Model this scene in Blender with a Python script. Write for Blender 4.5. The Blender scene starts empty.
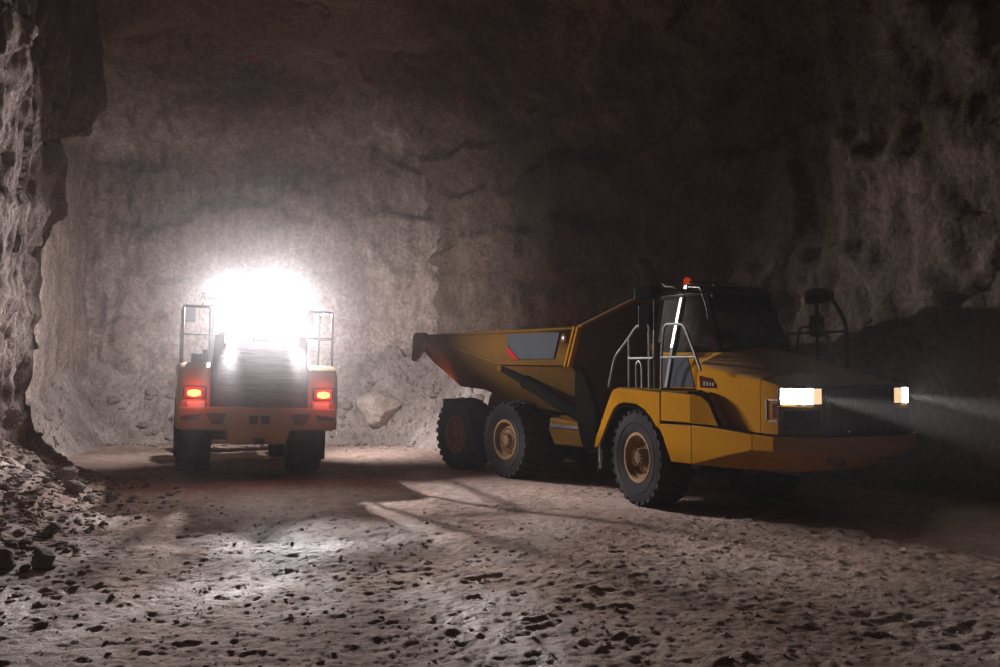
import bpy, bmesh, math, random
import numpy as np
from mathutils import Vector, Matrix
random.seed(7)
rng = np.random.default_rng(11)
SC = bpy.context.scene
COL = SC.collection
R = math.radians
HAZE_LOADER, HAZE_BASE, HAZE_TRUCK, HAZE_HOOD = 0.0040, 0.00045, 0.014, 0.105

# ------------------------------------------------------------------ render look
SC.view_settings.view_transform = 'Standard'
SC.view_settings.look = 'None'
SC.view_settings.gamma = 1.0
SC.view_settings.use_curve_mapping = False
SC.view_settings.exposure = 0.0
try:
    SC.cycles.use_denoising = True
    SC.cycles.max_bounces = 8
    SC.cycles.diffuse_bounces = 4
    SC.cycles.glossy_bounces = 3
    SC.cycles.transparent_max_bounces = 12
    SC.cycles.volume_bounces = 0
    SC.cycles.volume_max_steps = 16
    SC.cycles.sample_clamp_indirect = 0.6
    SC.cycles.use_adaptive_sampling = False
    SC.cycles.caustics_reflective = False
    SC.cycles.caustics_refractive = False
except Exception:
    pass

# ------------------------------------------------------------------ camera
cam_d = bpy.data.cameras.new('camera')
cam_d.sensor_width = 36.0
cam_d.lens = 36.0 * 960 / 1000
cam = bpy.data.objects.new('camera', cam_d)
COL.objects.link(cam)
cam.location = (0, 0, 2.32)
cam.rotation_euler = (R(90) + math.atan((366 - 333.5) / 960), 0, 0)
SC.camera = cam

# ------------------------------------------------------------------ materials
def new_mat(name):
    m = bpy.data.materials.new(name)
    m.use_nodes = True
    nt = m.node_tree
    nt.nodes.clear()
    out = nt.nodes.new('ShaderNodeOutputMaterial')
    return m, nt, out

def N(nt, t, **kw):
    n = nt.nodes.new(t)
    for k, v in kw.items():
        if k in n.inputs:
            n.inputs[k].default_value = v
        else:
            setattr(n, k, v)
    return n

def ramp(nt, src, stops):
    r = nt.nodes.new('ShaderNodeValToRGB')
    el = r.color_ramp.elements
    el[0].position, el[0].color = stops[0][0], (*stops[0][1], 1)
    el[1].position, el[1].color = stops[-1][0], (*stops[-1][1], 1)
    for p, c in stops[1:-1]:
        e = el.new(p)
        e.color = (*c, 1)
    nt.links.new(src, r.inputs['Fac'])
    return r

def coords(nt, scale=(1, 1, 1), kind='Object'):
    tc = nt.nodes.new('ShaderNodeTexCoord')
    mp = nt.nodes.new('ShaderNodeMapping')
    mp.inputs['Scale'].default_value = scale
    nt.links.new(tc.outputs[kind], mp.inputs['Vector'])
    return mp.outputs['Vector']

def noise(nt, vec, scale, detail=6, rough=0.6, dist=0.0):
    n = nt.nodes.new('ShaderNodeTexNoise')
    n.inputs['Scale'].default_value = scale
    n.inputs['Detail'].default_value = detail
    n.inputs['Roughness'].default_value = rough
    n.inputs['Distortion'].default_value = dist
    nt.links.new(vec, n.inputs['Vector'])
    return n.outputs['Fac']

def math_n(nt, op, a, b=None):
    n = nt.nodes.new('ShaderNodeMath')
    n.operation = op
    for i, v in enumerate((a, b)):
        if v is None:
            continue
        if isinstance(v, (int, float)):
            n.inputs[i].default_value = v
        else:
            nt.links.new(v, n.inputs[i])
    return n.outputs[0]

def mixc(nt, fac, a, b, mode='MIX'):
    n = nt.nodes.new('ShaderNodeMix')
    n.data_type = 'RGBA'
    n.blend_type = mode
    for sock, v in ((n.inputs['Factor'], fac), (n.inputs[6], a), (n.inputs[7], b)):
        if isinstance(v, (int, float)):
            sock.default_value = v
        elif isinstance(v, tuple):
            sock.default_value = (*v, 1)
        else:
            nt.links.new(v, sock)
    return n.outputs[2]

def painted(name, col, rough=0.45, dirt=(0.22, 0.17, 0.13), dirt_amt=0.45, metallic=0.0, bump=0.02, spec=0.5, scale=1.0, settled=0.0):
    m, nt, out = new_mat(name)
    v = coords(nt)
    a = noise(nt, v, 1.3 * scale, 8, 0.65)
    b = noise(nt, v, 14 * scale, 5, 0.6)
    f = math_n(nt, 'MULTIPLY', ramp(nt, a, [(0.4, (0, 0, 0)), (0.75, (1, 1, 1))]).outputs[0], dirt_amt)
    f2 = math_n(nt, 'ADD', f, math_n(nt, 'MULTIPLY', ramp(nt, b, [(0.5, (0, 0, 0)), (0.8, (1, 1, 1))]).outputs[0], dirt_amt * 0.35))
    c = mixc(nt, f2, col, dirt)
    if settled:                                     # dust lying on top faces
        g = nt.nodes.new('ShaderNodeNewGeometry')
        sp = nt.nodes.new('ShaderNodeSeparateXYZ')
        nt.links.new(g.outputs['Normal'], sp.inputs[0])
        up = ramp(nt, sp.outputs['Z'], [(.45, (0, 0, 0)), (.85, (1, 1, 1))]).outputs[0]
        c = mixc(nt, math_n(nt, 'MULTIPLY', up, settled), c, (0.17, 0.125, 0.09))
    p = N(nt, 'ShaderNodeBsdfPrincipled', Metallic=metallic)
    nt.links.new(c, p.inputs['Base Color'])
    rr = math_n(nt, 'ADD', math_n(nt, 'MULTIPLY', f2, 0.35), rough)
    nt.links.new(rr, p.inputs['Roughness'])
    p.inputs['Specular IOR Level'].default_value = spec
    if bump:
        bn = N(nt, 'ShaderNodeBump', Strength=0.3, Distance=bump)
        nt.links.new(b, bn.inputs['Height'])
        nt.links.new(bn.outputs[0], p.inputs['Normal'])
    nt.links.new(p.outputs[0], out.inputs[0])
    return m

def emit(name, col, strength):
    m, nt, out = new_mat(name)
    e = N(nt, 'ShaderNodeEmission', Strength=strength)
    e.inputs['Color'].default_value = (*col, 1)
    nt.links.new(e.outputs[0], out.inputs[0])
    try:
        m.cycles.emission_sampling = 'NONE'             # the beams themselves are lamps; this is the visible lens
    except Exception:
        pass
    return m

def glass(name, tint, refl=0.12, rough=0.03, dust=0.22):
    m, nt, out = new_mat(name)
    t = N(nt, 'ShaderNodeBsdfTransparent')
    t.inputs['Color'].default_value = (*tint, 1)
    g = N(nt, 'ShaderNodeBsdfGlossy', Roughness=rough)
    g.inputs['Color'].default_value = (0.9, 0.95, 1, 1)
    fr = N(nt, 'ShaderNodeFresnel', IOR=1.5)
    f = math_n(nt, 'ADD', fr.outputs[0], refl * 0.3)
    mx = nt.nodes.new('ShaderNodeMixShader')
    nt.links.new(f, mx.inputs[0])
    nt.links.new(t.outputs[0], mx.inputs[1])
    nt.links.new(g.outputs[0], mx.inputs[2])
    df = N(nt, 'ShaderNodeBsdfDiffuse')
    df.inputs['Color'].default_value = (.35, .33, .31, 1)
    m2 = nt.nodes.new('ShaderNodeMixShader')
    v = noise(nt, coords(nt), 3.0, 4, .6)
    nt.links.new(math_n(nt, 'MULTIPLY', v, dust), m2.inputs[0])
    nt.links.new(mx.outputs[0], m2.inputs[1])
    nt.links.new(df.outputs[0], m2.inputs[2])
    nt.links.new(m2.outputs[0], out.inputs[0])
    return m

def rock_mat(name, lo, mid, hi, streak=1.0, bump=0.25, scale=1.0, bands=None):
    m, nt, out = new_mat(name)
    v = coords(nt)
    vs = coords(nt, (1.1, 1.1, 0.22))
    a = noise(nt, v, 0.22 * scale, 9, 0.62, 0.4)
    b = noise(nt, v, 1.6 * scale, 8, 0.6, 0.0)
    s = noise(nt, vs, 1.5 * scale, 7, 0.65, 0.2)
    vh = coords(nt, (0.12, 0.12, 1.0))
    st = noise(nt, vh, 0.9, 5, 0.55, 0.8)
    h = math_n(nt, 'ADD', math_n(nt, 'MULTIPLY', a, 0.7), math_n(nt, 'MULTIPLY', b, 0.3))
    h2 = math_n(nt, 'ADD', math_n(nt, 'MULTIPLY', h, 1.0 - 0.3 * streak), math_n(nt, 'MULTIPLY', s, 0.2 * streak))
    h3 = math_n(nt, 'ADD', h2, math_n(nt, 'MULTIPLY', st, 0.1 * streak))
    c = ramp(nt, h3, [(0.33, lo), (0.5, mid), (0.66, hi)]).outputs[0]
    fine = noise(nt, v, 9 * scale, 6, 0.7)
    c = mixc(nt, 0.7, c, ramp(nt, fine, [(0.32, (0.35, 0.33, 0.31)), (0.68, (1.6, 1.56, 1.53))]).outputs[0], 'MULTIPLY')
    if bands:                                       # strata and drill streaks by height, plus painted light: foot brightened, upper wall dimmed
        sp = nt.nodes.new('ShaderNodeSeparateXYZ')
        nt.links.new(v, sp.inputs[0])
        zz = math_n(nt, 'ADD', math_n(nt, 'MULTIPLY', sp.outputs['Z'], 1 / 12.5), math_n(nt, 'MULTIPLY', math_n(nt, 'SUBTRACT', a, .5), .14))
        bd = ramp(nt, zz, bands).outputs[0]
        dr = noise(nt, coords(nt, (1, 1, .05)), 2.6, 5, .7)
        drc = ramp(nt, dr, [(.38, (.72, .71, .7)), (.62, (1.2, 1.2, 1.2))]).outputs[0]
        c = mixc(nt, 1.0, c, bd, 'MULTIPLY')
        c = mixc(nt, .8, c, drc, 'MULTIPLY')
    p = N(nt, 'ShaderNodeBsdfPrincipled', Roughness=0.92)
    p.inputs['Specular IOR Level'].default_value = 0.2
    nt.links.new(c, p.inputs['Base Color'])
    bh = math_n(nt, 'ADD', math_n(nt, 'MULTIPLY', b, 0.6), math_n(nt, 'MULTIPLY', fine, 0.16))
    bh = math_n(nt, 'ADD', bh, math_n(nt, 'MULTIPLY', s, 0.16 * streak))
    bn = N(nt, 'ShaderNodeBump', Strength=0.8, Distance=bump)
    nt.links.new(bh, bn.inputs['Height'])
    nt.links.new(bn.outputs[0], p.inputs['Normal'])
    nt.links.new(p.outputs[0], out.inputs[0])
    return m

def floor_mat():
    m, nt, out = new_mat('packed_dirt')
    v = coords(nt)
    a = noise(nt, v, 0.35, 7, 0.6, 0.3)
    b = noise(nt, v, 3.5, 8, 0.72)
    fine = noise(nt, v, 22, 6, 0.75)
    h = math_n(nt, 'ADD', math_n(nt, 'MULTIPLY', a, 0.45), math_n(nt, 'MULTIPLY', b, 0.55))
    c = ramp(nt, h, [(0.34, (0.17, 0.115, 0.09)), (0.5, (0.41, 0.295, 0.245)), (0.68, (0.58, 0.44, 0.38))]).outputs[0]
    c = mixc(nt, 0.6, c, ramp(nt, fine, [(0.3, (0.5, 0.48, 0.46)), (0.7, (1.3, 1.28, 1.26))]).outputs[0], 'MULTIPLY')
    p = N(nt, 'ShaderNodeBsdfPrincipled')
    nt.links.new(c, p.inputs['Base Color'])
    wet = noise(nt, coords(nt, (0.5, 0.22, 1)), 0.9, 4, 0.5)
    rr = ramp(nt, wet, [(0.42, (0.9, 0.9, 0.9)), (0.62, (0.5, 0.5, 0.5))]).outputs[0]
    nt.links.new(rr, p.inputs['Roughness'])
    nt.links.new(ramp(nt, wet, [(0.45, (0.06, 0.06, 0.06)), (0.64, (0.4, 0.4, 0.4))]).outputs[0], p.inputs['Specular IOR Level'])
    grit = noise(nt, v, 70, 4, 0.7)
    bh = math_n(nt, 'ADD', math_n(nt, 'MULTIPLY', b, 0.5), math_n(nt, 'MULTIPLY', fine, 0.42))
    bh = math_n(nt, 'ADD', bh, math_n(nt, 'MULTIPLY', grit, 0.12))
    bn = N(nt, 'ShaderNodeBump', Strength=1.0, Distance=0.07)
    nt.links.new(bh, bn.inputs['Height'])
    nt.links.new(bn.outputs[0], p.inputs['Normal'])
    nt.links.new(p.outputs[0], out.inputs[0])
    return m

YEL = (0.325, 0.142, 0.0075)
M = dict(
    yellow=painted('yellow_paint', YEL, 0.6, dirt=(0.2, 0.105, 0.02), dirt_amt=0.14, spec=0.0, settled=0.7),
    yellow_dusty_dim=painted('dusty_dim_yellow_paint', (0.12, 0.06, 0.011), 0.75, dirt=(0.065, 0.04, 0.021), dirt_amt=0.55, spec=0.0),  # weaker lamp light on the dump body darkened into the paint
    hub=painted('dusty_wheel_yellow', (0.27, 0.15, 0.055), 0.7, dirt=(0.13, 0.085, 0.06), dirt_amt=0.75, spec=0.25),
    loader_yellow=painted('hazed_orange_yellow_paint', (0.46, 0.27, 0.10), 0.55, dirt=(0.3, 0.22, 0.18), dirt_amt=0.5, spec=0.3),  # veil of haze over the loader mixed into the paint
    rubber=painted('dusty_rubber', (0.02, 0.0185, 0.02), 0.9, dirt=(0.075, 0.062, 0.057), dirt_amt=0.6, spec=0.08),
    black=painted('black_steel', (0.016, 0.016, 0.018), 0.42, dirt=(0.08, 0.065, 0.055), dirt_amt=0.4),
    black_dull=painted('dull_black_steel', (0.006, 0.0055, 0.0055), 0.9, dirt=(0.014, 0.011, 0.009), dirt_amt=0.5, spec=0.0),
    gloss_black=painted('glossy_black_plastic', (0.01, 0.01, 0.011), 0.2, dirt_amt=0.08, bump=0),
    grey_panel=painted('slate_grey_panel', (0.042, 0.047, 0.055), 0.75, dirt=(0.075, 0.07, 0.066), dirt_amt=0.5, bump=0.005, spec=0.03),
    grey_steel=painted('pale_grey_steel', (0.3, 0.3, 0.31), 0.35, dirt_amt=0.2, metallic=0.3),
    door_grey_shaded=painted('shaded_grey_steel', (0.11, 0.11, 0.115), 0.6, dirt_amt=0.2, spec=0.2),  # door pillar steel again, darkened for its less lit lower part
    rail_steel=painted('worn_lit_tube', (0.22, 0.215, 0.21), 0.4, dirt_amt=0.3, metallic=0.2),  # paler copy of the dark tube, lamp light on the rails painted in
    tube_steel=painted('worn_dark_tube', (0.05, 0.05, 0.052), 0.3, dirt=(0.2, 0.18, 0.17), dirt_amt=0.35, metallic=0.5),
    chrome=painted('chrome', (0.75, 0.76, 0.78), 0.12, dirt_amt=0.15, metallic=1.0, bump=0),
    red_panel=painted('red_stripe', (0.3, 0.018, 0.02), 0.7, dirt=(0.14, 0.06, 0.05), dirt_amt=0.3, bump=0.004, spec=0.0),
    red_brown=painted('red_brown_louvre', (0.05, 0.012, 0.008), 0.8, dirt_amt=0.04, bump=0, spec=0.0),
    grille=painted('charcoal_grille', (0.09, 0.085, 0.09), 0.5, dirt=(0.2, 0.17, 0.16), dirt_amt=0.5),
    seat=painted('black_cloth', (0.02, 0.02, 0.022), 0.9, dirt_amt=0.1),
    rust=painted('rusty_brown_steel', (0.09, 0.05, 0.035), 0.7, dirt_amt=0.5),
    white=painted('pale_visor', (0.75, 0.73, 0.7), 0.4, dirt_amt=0.2),
    amber=emit('amber_beacon', (1.0, 0.08, 0.02), 0.35),
    head=emit('headlight_glow', (1.0, 0.95, 0.88), 40.0),
    headwarm=emit('headlight_warm_glow', (1.0, 0.66, 0.38), 0.95),
    lamp=emit('work_light_glow', (0.93, 0.93, 1.0), 60.0),
    lamp2=emit('hood_light_glow', (0.93, 0.93, 1.0), 40.0),
    tail=emit('tail_light_glow', (1.0, 0.10, 0.035), 3.5),
    tailcore=emit('tail_bulb_glow', (1.0, 0.62, 0.07), 5.0),
    truck_tail=emit('truck_tail_glow', (1.0, 0.10, 0.02), 1.5),
    glass=glass('tinted_glass', (0.55, 0.6, 0.62)),
    mirror=painted('mirror_glass', (0.8, 0.82, 0.85), 0.05, dirt_amt=0.05, metallic=1.0, bump=0),
    paintmark=painted('red_spray_paint', (0.5, 0.05, 0.02), 0.8, dirt_amt=0.2, bump=0),
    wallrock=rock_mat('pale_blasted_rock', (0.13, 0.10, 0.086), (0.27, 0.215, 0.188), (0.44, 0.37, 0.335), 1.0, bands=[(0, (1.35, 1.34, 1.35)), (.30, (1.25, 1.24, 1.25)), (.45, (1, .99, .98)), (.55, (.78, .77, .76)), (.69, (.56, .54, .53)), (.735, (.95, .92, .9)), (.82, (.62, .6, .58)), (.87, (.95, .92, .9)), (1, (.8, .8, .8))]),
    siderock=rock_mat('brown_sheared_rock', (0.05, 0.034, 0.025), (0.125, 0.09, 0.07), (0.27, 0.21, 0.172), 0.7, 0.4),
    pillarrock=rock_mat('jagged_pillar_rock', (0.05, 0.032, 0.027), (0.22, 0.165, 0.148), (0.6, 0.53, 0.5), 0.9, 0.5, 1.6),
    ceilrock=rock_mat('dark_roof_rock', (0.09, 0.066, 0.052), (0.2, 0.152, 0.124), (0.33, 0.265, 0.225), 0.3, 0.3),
    rubblerock=rock_mat('broken_rock', (0.15, 0.12, 0.108), (0.29, 0.245, 0.225), (0.46, 0.405, 0.38), 0.2, 0.12, 3.0),
    boulder=rock_mat('pale_tan_rock', (0.3, 0.24, 0.205), (0.43, 0.355, 0.31), (0.56, 0.48, 0.43), 0.2, 0.06, 2.0),
    dirt=floor_mat(),
)

# ------------------------------------------------------------------ mesh helpers
class MB:
    def __init__(self):
        self.bm = bmesh.new()

    def hexa(self, pts):
        vs = [self.bm.verts.new(p) for p in pts]
        for f in ((3, 2, 1, 0), (4, 5, 6, 7), (0, 1, 5, 4), (1, 2, 6, 5), (2, 3, 7, 6), (3, 0, 4, 7)):
            self.bm.faces.new([vs[i] for i in f])
        return self

    def box(self, c, s, mat=None):
        x, y, z = (k / 2 for k in s)
        pts = [(-x, -y, -z), (x, -y, -z), (x, y, -z), (-x, y, -z), (-x, -y, z), (x, -y, z), (x, y, z), (-x, y, z)]
        mt = Matrix.Translation(c) @ (mat.to_4x4() if mat else Matrix.Identity(4))
        return self.hexa([mt @ Vector(p) for p in pts])

    def span(self, a, b):
        c = [(p + q) / 2 for p, q in zip(a, b)]
        return self.box(c, [abs(q - p) for p, q in zip(a, b)])

    def prism(self, prof, y0, y1, plane='xz', inset=None):
        """prof: list of 2D points; extruded between y0 and y1 along the third axis"""
        def p3(p, k):
            if plane == 'xz':
                return (p[0], k, p[1])
            if plane == 'yz':
                return (k, p[0], p[1])
            return (p[0], p[1], k)
        a = [self.bm.verts.new(p3(p, y0)) for p in prof]
        b = [self.bm.verts.new(p3(p, y1)) for p in (inset or prof)]
        n = len(prof)
        self.bm.faces.new(a)
        self.bm.faces.new(b[::-1])
        for i in range(n):
            j = (i + 1) % n
            self.bm.faces.new((a[j], a[i], b[i], b[j]))
        return self

    def loft(self, sections, close=True, caps=True):
        rows = [[self.bm.verts.new(p) for p in s] for s in sections]
        n = len(rows[0])
        for r0, r1 in zip(rows, rows[1:]):
            for i in range(n if close else n - 1):
                j = (i + 1) % n
                self.bm.faces.new((r0[i], r0[j], r1[j], r1[i]))
        if caps and close:
            self.bm.faces.new(rows[0][::-1])
            self.bm.faces.new(rows[-1])
        return self

    def tube(self, pts, r, n=10, closed=False):
        pts = [Vector(p) for p in pts]
        rows = []
        up = None
        for i, p in enumerate(pts):
            d = Vector()
            if i > 0:
                d += (p - pts[i - 1]).normalized()
            if i < len(pts) - 1:
                d += (pts[i + 1] - p).normalized()
            if d.length < 1e-6:
                d = Vector((0, 0, 1))
            d.normalize()
            if up is None:
                up = d.orthogonal().normalized()
            up = (up - d * up.dot(d))
            up = up.normalized() if up.length > 1e-5 else d.orthogonal().normalized()
            sd = d.cross(up)
            rr = r[i] if isinstance(r, (list, tuple)) else r
            rows.append([p + rr * (math.cos(2 * math.pi * k / n) * up + math.sin(2 * math.pi * k / n) * sd) for k in range(n)])
        return self.loft(rows)

    def lathe(self, prof, n=48, axis='y', c=(0, 0, 0)):
        """prof: (radius, along) pairs, open; revolve about the axis"""
        rows = []
        for k in range(n):
            t = 2 * math.pi * k / n
            row = []
            for r, a in prof:
                u, w = r * math.cos(t), r * math.sin(t)
                p = (u, a, w) if axis == 'y' else ((a, u, w) if axis == 'x' else (u, w, a))
                row.append(self.bm.verts.new((p[0] + c[0], p[1] + c[1], p[2] + c[2])))
            rows.append(row)
        m = len(prof)
        for k in range(n):
            r0, r1 = rows[k], rows[(k + 1) % n]
            for i in range(m - 1):
                self.bm.faces.new((r0[i], r0[i + 1], r1[i + 1], r1[i]))
        return self

    def cyl(self, a, b, r, n=20):
        return self.tube([a, b], r, n)

    def build(self, name, mat, parent=None, bevel=0.0, seg=2, angle=32, loc=None, rot=None, weld=False):
        bm = self.bm
        if weld:
            bmesh.ops.remove_doubles(bm, verts=bm.verts, dist=1e-4)
        bmesh.ops.recalc_face_normals(bm, faces=bm.faces)
        lim = R(angle)
        for f in bm.faces:
            f.smooth = True
        for e in bm.edges:
            if len(e.link_faces) == 2:
                if e.calc_face_angle(0) > lim:
                    e.smooth = False
        me = bpy.data.meshes.new(name)
        bm.to_mesh(me)
        bm.free()
        me.materials.append(mat)
        o = bpy.data.objects.new(name, me)
        COL.objects.link(o)
        if parent:
            o.parent = parent
        if loc is not None:
            o.location = loc
        if rot is not None:
            o.rotation_euler = rot
        if bevel:
            b = o.modifiers.new('bevel', 'BEVEL')
            b.width = bevel
            b.segments = seg
            b.limit_method = 'ANGLE'
            b.angle_limit = R(30)
            b.harden_normals = False
        return o

def rounded(pts, r, seg=4):
    """round the corners of a 3D polyline"""
    pts = [Vector(p) for p in pts]
    out = [pts[0]]
    for a, b, c in zip(pts, pts[1:], pts[2:]):
        d0, d1 = (a - b), (c - b)
        k = min(r, d0.length * .45, d1.length * .45)
        p0, p1 = b + d0.normalized() * k, b + d1.normalized() * k
        for i in range(seg + 1):
            t = i / seg
            out.append(p0 * (1 - t) ** 2 + b * 2 * t * (1 - t) + p1 * t * t)
    out.append(pts[-1])
    return out

def empty(name, loc, rotz=0, roll=None):
    o = bpy.data.objects.new(name, None)
    o.empty_display_size = 0.3
    COL.objects.link(o)
    o.location = loc
    o.rotation_euler = (0, 0, rotz)
    return o

def tag(o, label=None, cat=None, group=None, kind=None):
    if label:
        o['label'] = label
    if cat:
        o['category'] = cat
    if group:
        o['group'] = group
    if kind:
        o['kind'] = kind
    return o

def mesh_np(name, verts, faces, mat, smooth=True):
    me = bpy.data.meshes.new(name)
    me.vertices.add(len(verts))
    me.vertices.foreach_set('co', np.asarray(verts, dtype=np.float32).ravel())
    faces = np.asarray(faces, dtype=np.int32)
    k = faces.shape[1]
    me.loops.add(faces.size)
    me.loops.foreach_set('vertex_index', faces.ravel())
    me.polygons.add(len(faces))
    me.polygons.foreach_set('loop_start', np.arange(0, faces.size, k, dtype=np.int32))
    me.polygons.foreach_set('loop_total', np.full(len(faces), k, dtype=np.int32))
    me.polygons.foreach_set('use_smooth', np.full(len(faces), smooth))
    me.update(calc_edges=True)
    me.validate()
    me.materials.append(mat)
    o = bpy.data.objects.new(name, me)
    COL.objects.link(o)
    return o

# ------------------------------------------------------------------ numpy gradient noise
_perm = rng.permutation(512).astype(np.int64)
_g = rng.normal(size=(512, 3))
_g /= np.linalg.norm(_g, axis=1, keepdims=True)

def perlin(p):
    p = np.asarray(p, dtype=np.float64)
    i = np.floor(p).astype(np.int64)
    f = p - i
    u = f * f * f * (f * (f * 6 - 15) + 10)
    res = 0
    for dx in (0, 1):
        wx = u[:, 0] if dx else 1 - u[:, 0]
        for dy in (0, 1):
            wy = u[:, 1] if dy else 1 - u[:, 1]
            for dz in (0, 1):
                wz = u[:, 2] if dz else 1 - u[:, 2]
                h = _perm[(_perm[(_perm[(i[:, 0] + dx) & 511] + i[:, 1] + dy) & 511] + i[:, 2] + dz) & 511]
                g = _g[h]
                d = (g[:, 0] * (f[:, 0] - dx) + g[:, 1] * (f[:, 1] - dy) + g[:, 2] * (f[:, 2] - dz))
                res = res + wx * wy * wz * d
    return res

def fbm(p, scale, octv=4, gain=0.5, ridged=False):
    p = np.asarray(p) * scale
    a, s = 1.0, 0
    for k in range(octv):
        n = perlin(p + 17.3 * k)
        if ridged:
            n = 0.5 - np.abs(n) * 1.6
        s = s + a * n
        a *= gain
        p = p * 2.03
    return s

def grid_faces(nu, nv):
    a = np.arange(nu * nv).reshape(nu, nv)
    return np.stack([a[:-1, :-1], a[1:, :-1], a[1:, 1:], a[:-1, 1:]], -1).reshape(-1, 4)

def dense(path, step):
    """resample a 2D/3D polyline with rounded corners"""
    p = np.asarray(path, float)
    for _ in range(2):                       # corner cutting
        q = [p[0]]
        for a, b in zip(p, p[1:]):
            q += [a * .78 + b * .22, a * .22 + b * .78]
        q.append(p[-1])
        p = np.array(q)
    d = np.r_[0, np.cumsum(np.linalg.norm(np.diff(p, axis=0), axis=1))]
    t = np.arange(0, d[-1], step)
    return np.stack([np.interp(t, d, p[:, k]) for k in range(p.shape[1])], 1)

# ------------------------------------------------------------------ the cave
def wall_sheet(name, path, profile, inward, mat, amp, step, seed, streak=0.0, ridg=0.5, ledge=0.0, facet=0.0):
    """path: xy base line; profile: (inset, z) pairs going up, inset towards the cave"""
    base = dense(path, step)
    tn = np.gradient(base, axis=0)
    tn /= np.linalg.norm(tn, axis=1, keepdims=True)
    nrm = np.stack([-tn[:, 1], tn[:, 0]], 1) * inward
    k = max(3, int(.8 / step))
    ker = np.ones(2 * k + 1) / (2 * k + 1)
    nrm = np.stack([np.convolve(np.pad(nrm[:, i], k, mode='edge'), ker, 'valid') for i in (0, 1)], 1)
    nrm /= np.linalg.norm(nrm, axis=1, keepdims=True)
    pr = dense(profile, step)
    nu, nv = len(base), len(pr)
    P = np.zeros((nu, nv, 3))
    P[:, :, 0] = base[:, None, 0] + nrm[:, None, 0] * pr[None, :, 0]
    P[:, :, 1] = base[:, None, 1] + nrm[:, None, 1] * pr[None, :, 0]
    P[:, :, 2] = pr[None, :, 1]
    dp = np.gradient(pr, axis=0)
    dp /= np.linalg.norm(dp, axis=1, keepdims=True)
    D = np.zeros_like(P)
    D[:, :, 0] = nrm[:, None, 0] * dp[None, :, 1]
    D[:, :, 1] = nrm[:, None, 1] * dp[None, :, 1]
    D[:, :, 2] = -dp[None, :, 0]
    P, D = P.reshape(-1, 3), D.reshape(-1, 3)
    q = P + seed
    h = amp * (1.0 * fbm(q, 0.16, 3) + 0.55 * fbm(q, 0.55, 5, 0.55) + ridg * 0.5 * fbm(q * (1, 1, .6), 0.9, 5, 0.55, True))
    if streak:
        h = h + streak * fbm(q * (1, 1, .12), 1.1, 4, 0.55, True)
    if ledge:                                       # broken shelves running along the wall
        ph = P[:, 2] * .5 + 1.6 * fbm(q, .12, 3) + .5 * fbm(q, .5, 3)
        fr = ph - np.floor(ph)
        h = h + ledge * np.where(fr < .82, fr / .82, (1 - fr) / .18) * (.5 + 1.2 * np.clip(perlin(q * .21 + 40) + .2, 0, 1))
    if facet:                                       # blocky broken faces
        c = np.stack([perlin(q * .5 + 3), perlin(q * .5 + 23), perlin(q * .5 + 43)], 1) * .9
        cell = np.floor((q + c) * np.array((.9, .9, .75)))
        rnd = np.sin(cell @ np.array((12.9898, 78.233, 37.719))) * 43758.5453
        h = h + facet * (rnd - np.floor(rnd) - .5)
    P = P + D * h[:, None]
    P[:, 2] += .25 * (ledge + facet) * fbm(q + 60, .8, 3)
    o = mesh_np(name, P, grid_faces(nu, nv), mat)
    tag(o, kind='structure')
    return o

# back wall of the chamber, with a sloping upper band that leans in under the roof
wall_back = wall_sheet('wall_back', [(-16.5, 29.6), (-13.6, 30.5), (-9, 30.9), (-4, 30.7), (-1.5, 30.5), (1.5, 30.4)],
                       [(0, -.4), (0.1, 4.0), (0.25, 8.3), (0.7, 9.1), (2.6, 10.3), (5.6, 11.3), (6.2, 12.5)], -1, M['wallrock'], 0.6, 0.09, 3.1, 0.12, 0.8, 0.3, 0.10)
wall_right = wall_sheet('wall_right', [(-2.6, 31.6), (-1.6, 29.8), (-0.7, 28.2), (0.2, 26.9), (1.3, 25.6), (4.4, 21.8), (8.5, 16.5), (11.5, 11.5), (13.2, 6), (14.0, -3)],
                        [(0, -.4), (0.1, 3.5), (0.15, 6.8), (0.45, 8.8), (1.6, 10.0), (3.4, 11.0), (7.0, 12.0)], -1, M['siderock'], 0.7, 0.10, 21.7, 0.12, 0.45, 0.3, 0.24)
wall_left = wall_sheet('wall_left', [(-6.2, -3), (-6.5, 6), (-7.35, 12), (-8.2, 16), (-8.75, 18.4), (-9.3, 19.8), (-11.0, 20.8), (-14.5, 21.6), (-18, 22)],
                       [(-0.3, -.4), (-0.6, 1.0), (-0.6, 2.4), (-0.2, 4.5), (0.1, 7.5), (0.0, 12.5)], -1, M['pillarrock'], 0.48, 0.045, 41.3, 0.2, 0.35, 0.12, 0.22)
wall_side = wall_sheet('wall_chamber_left', [(-16, 22.0), (-12.6, 23.6), (-12.2, 25.2), (-12.7, 27.4), (-13.1, 29.6), (-13.6, 32)],
                       [(0, -.4), (0.1, 4.0), (0.2, 8.0), (0.8, 10.5), (1.4, 12.5)], -1, M['wallrock'], 0.35, 0.12, 63.2, 0.12)

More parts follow.
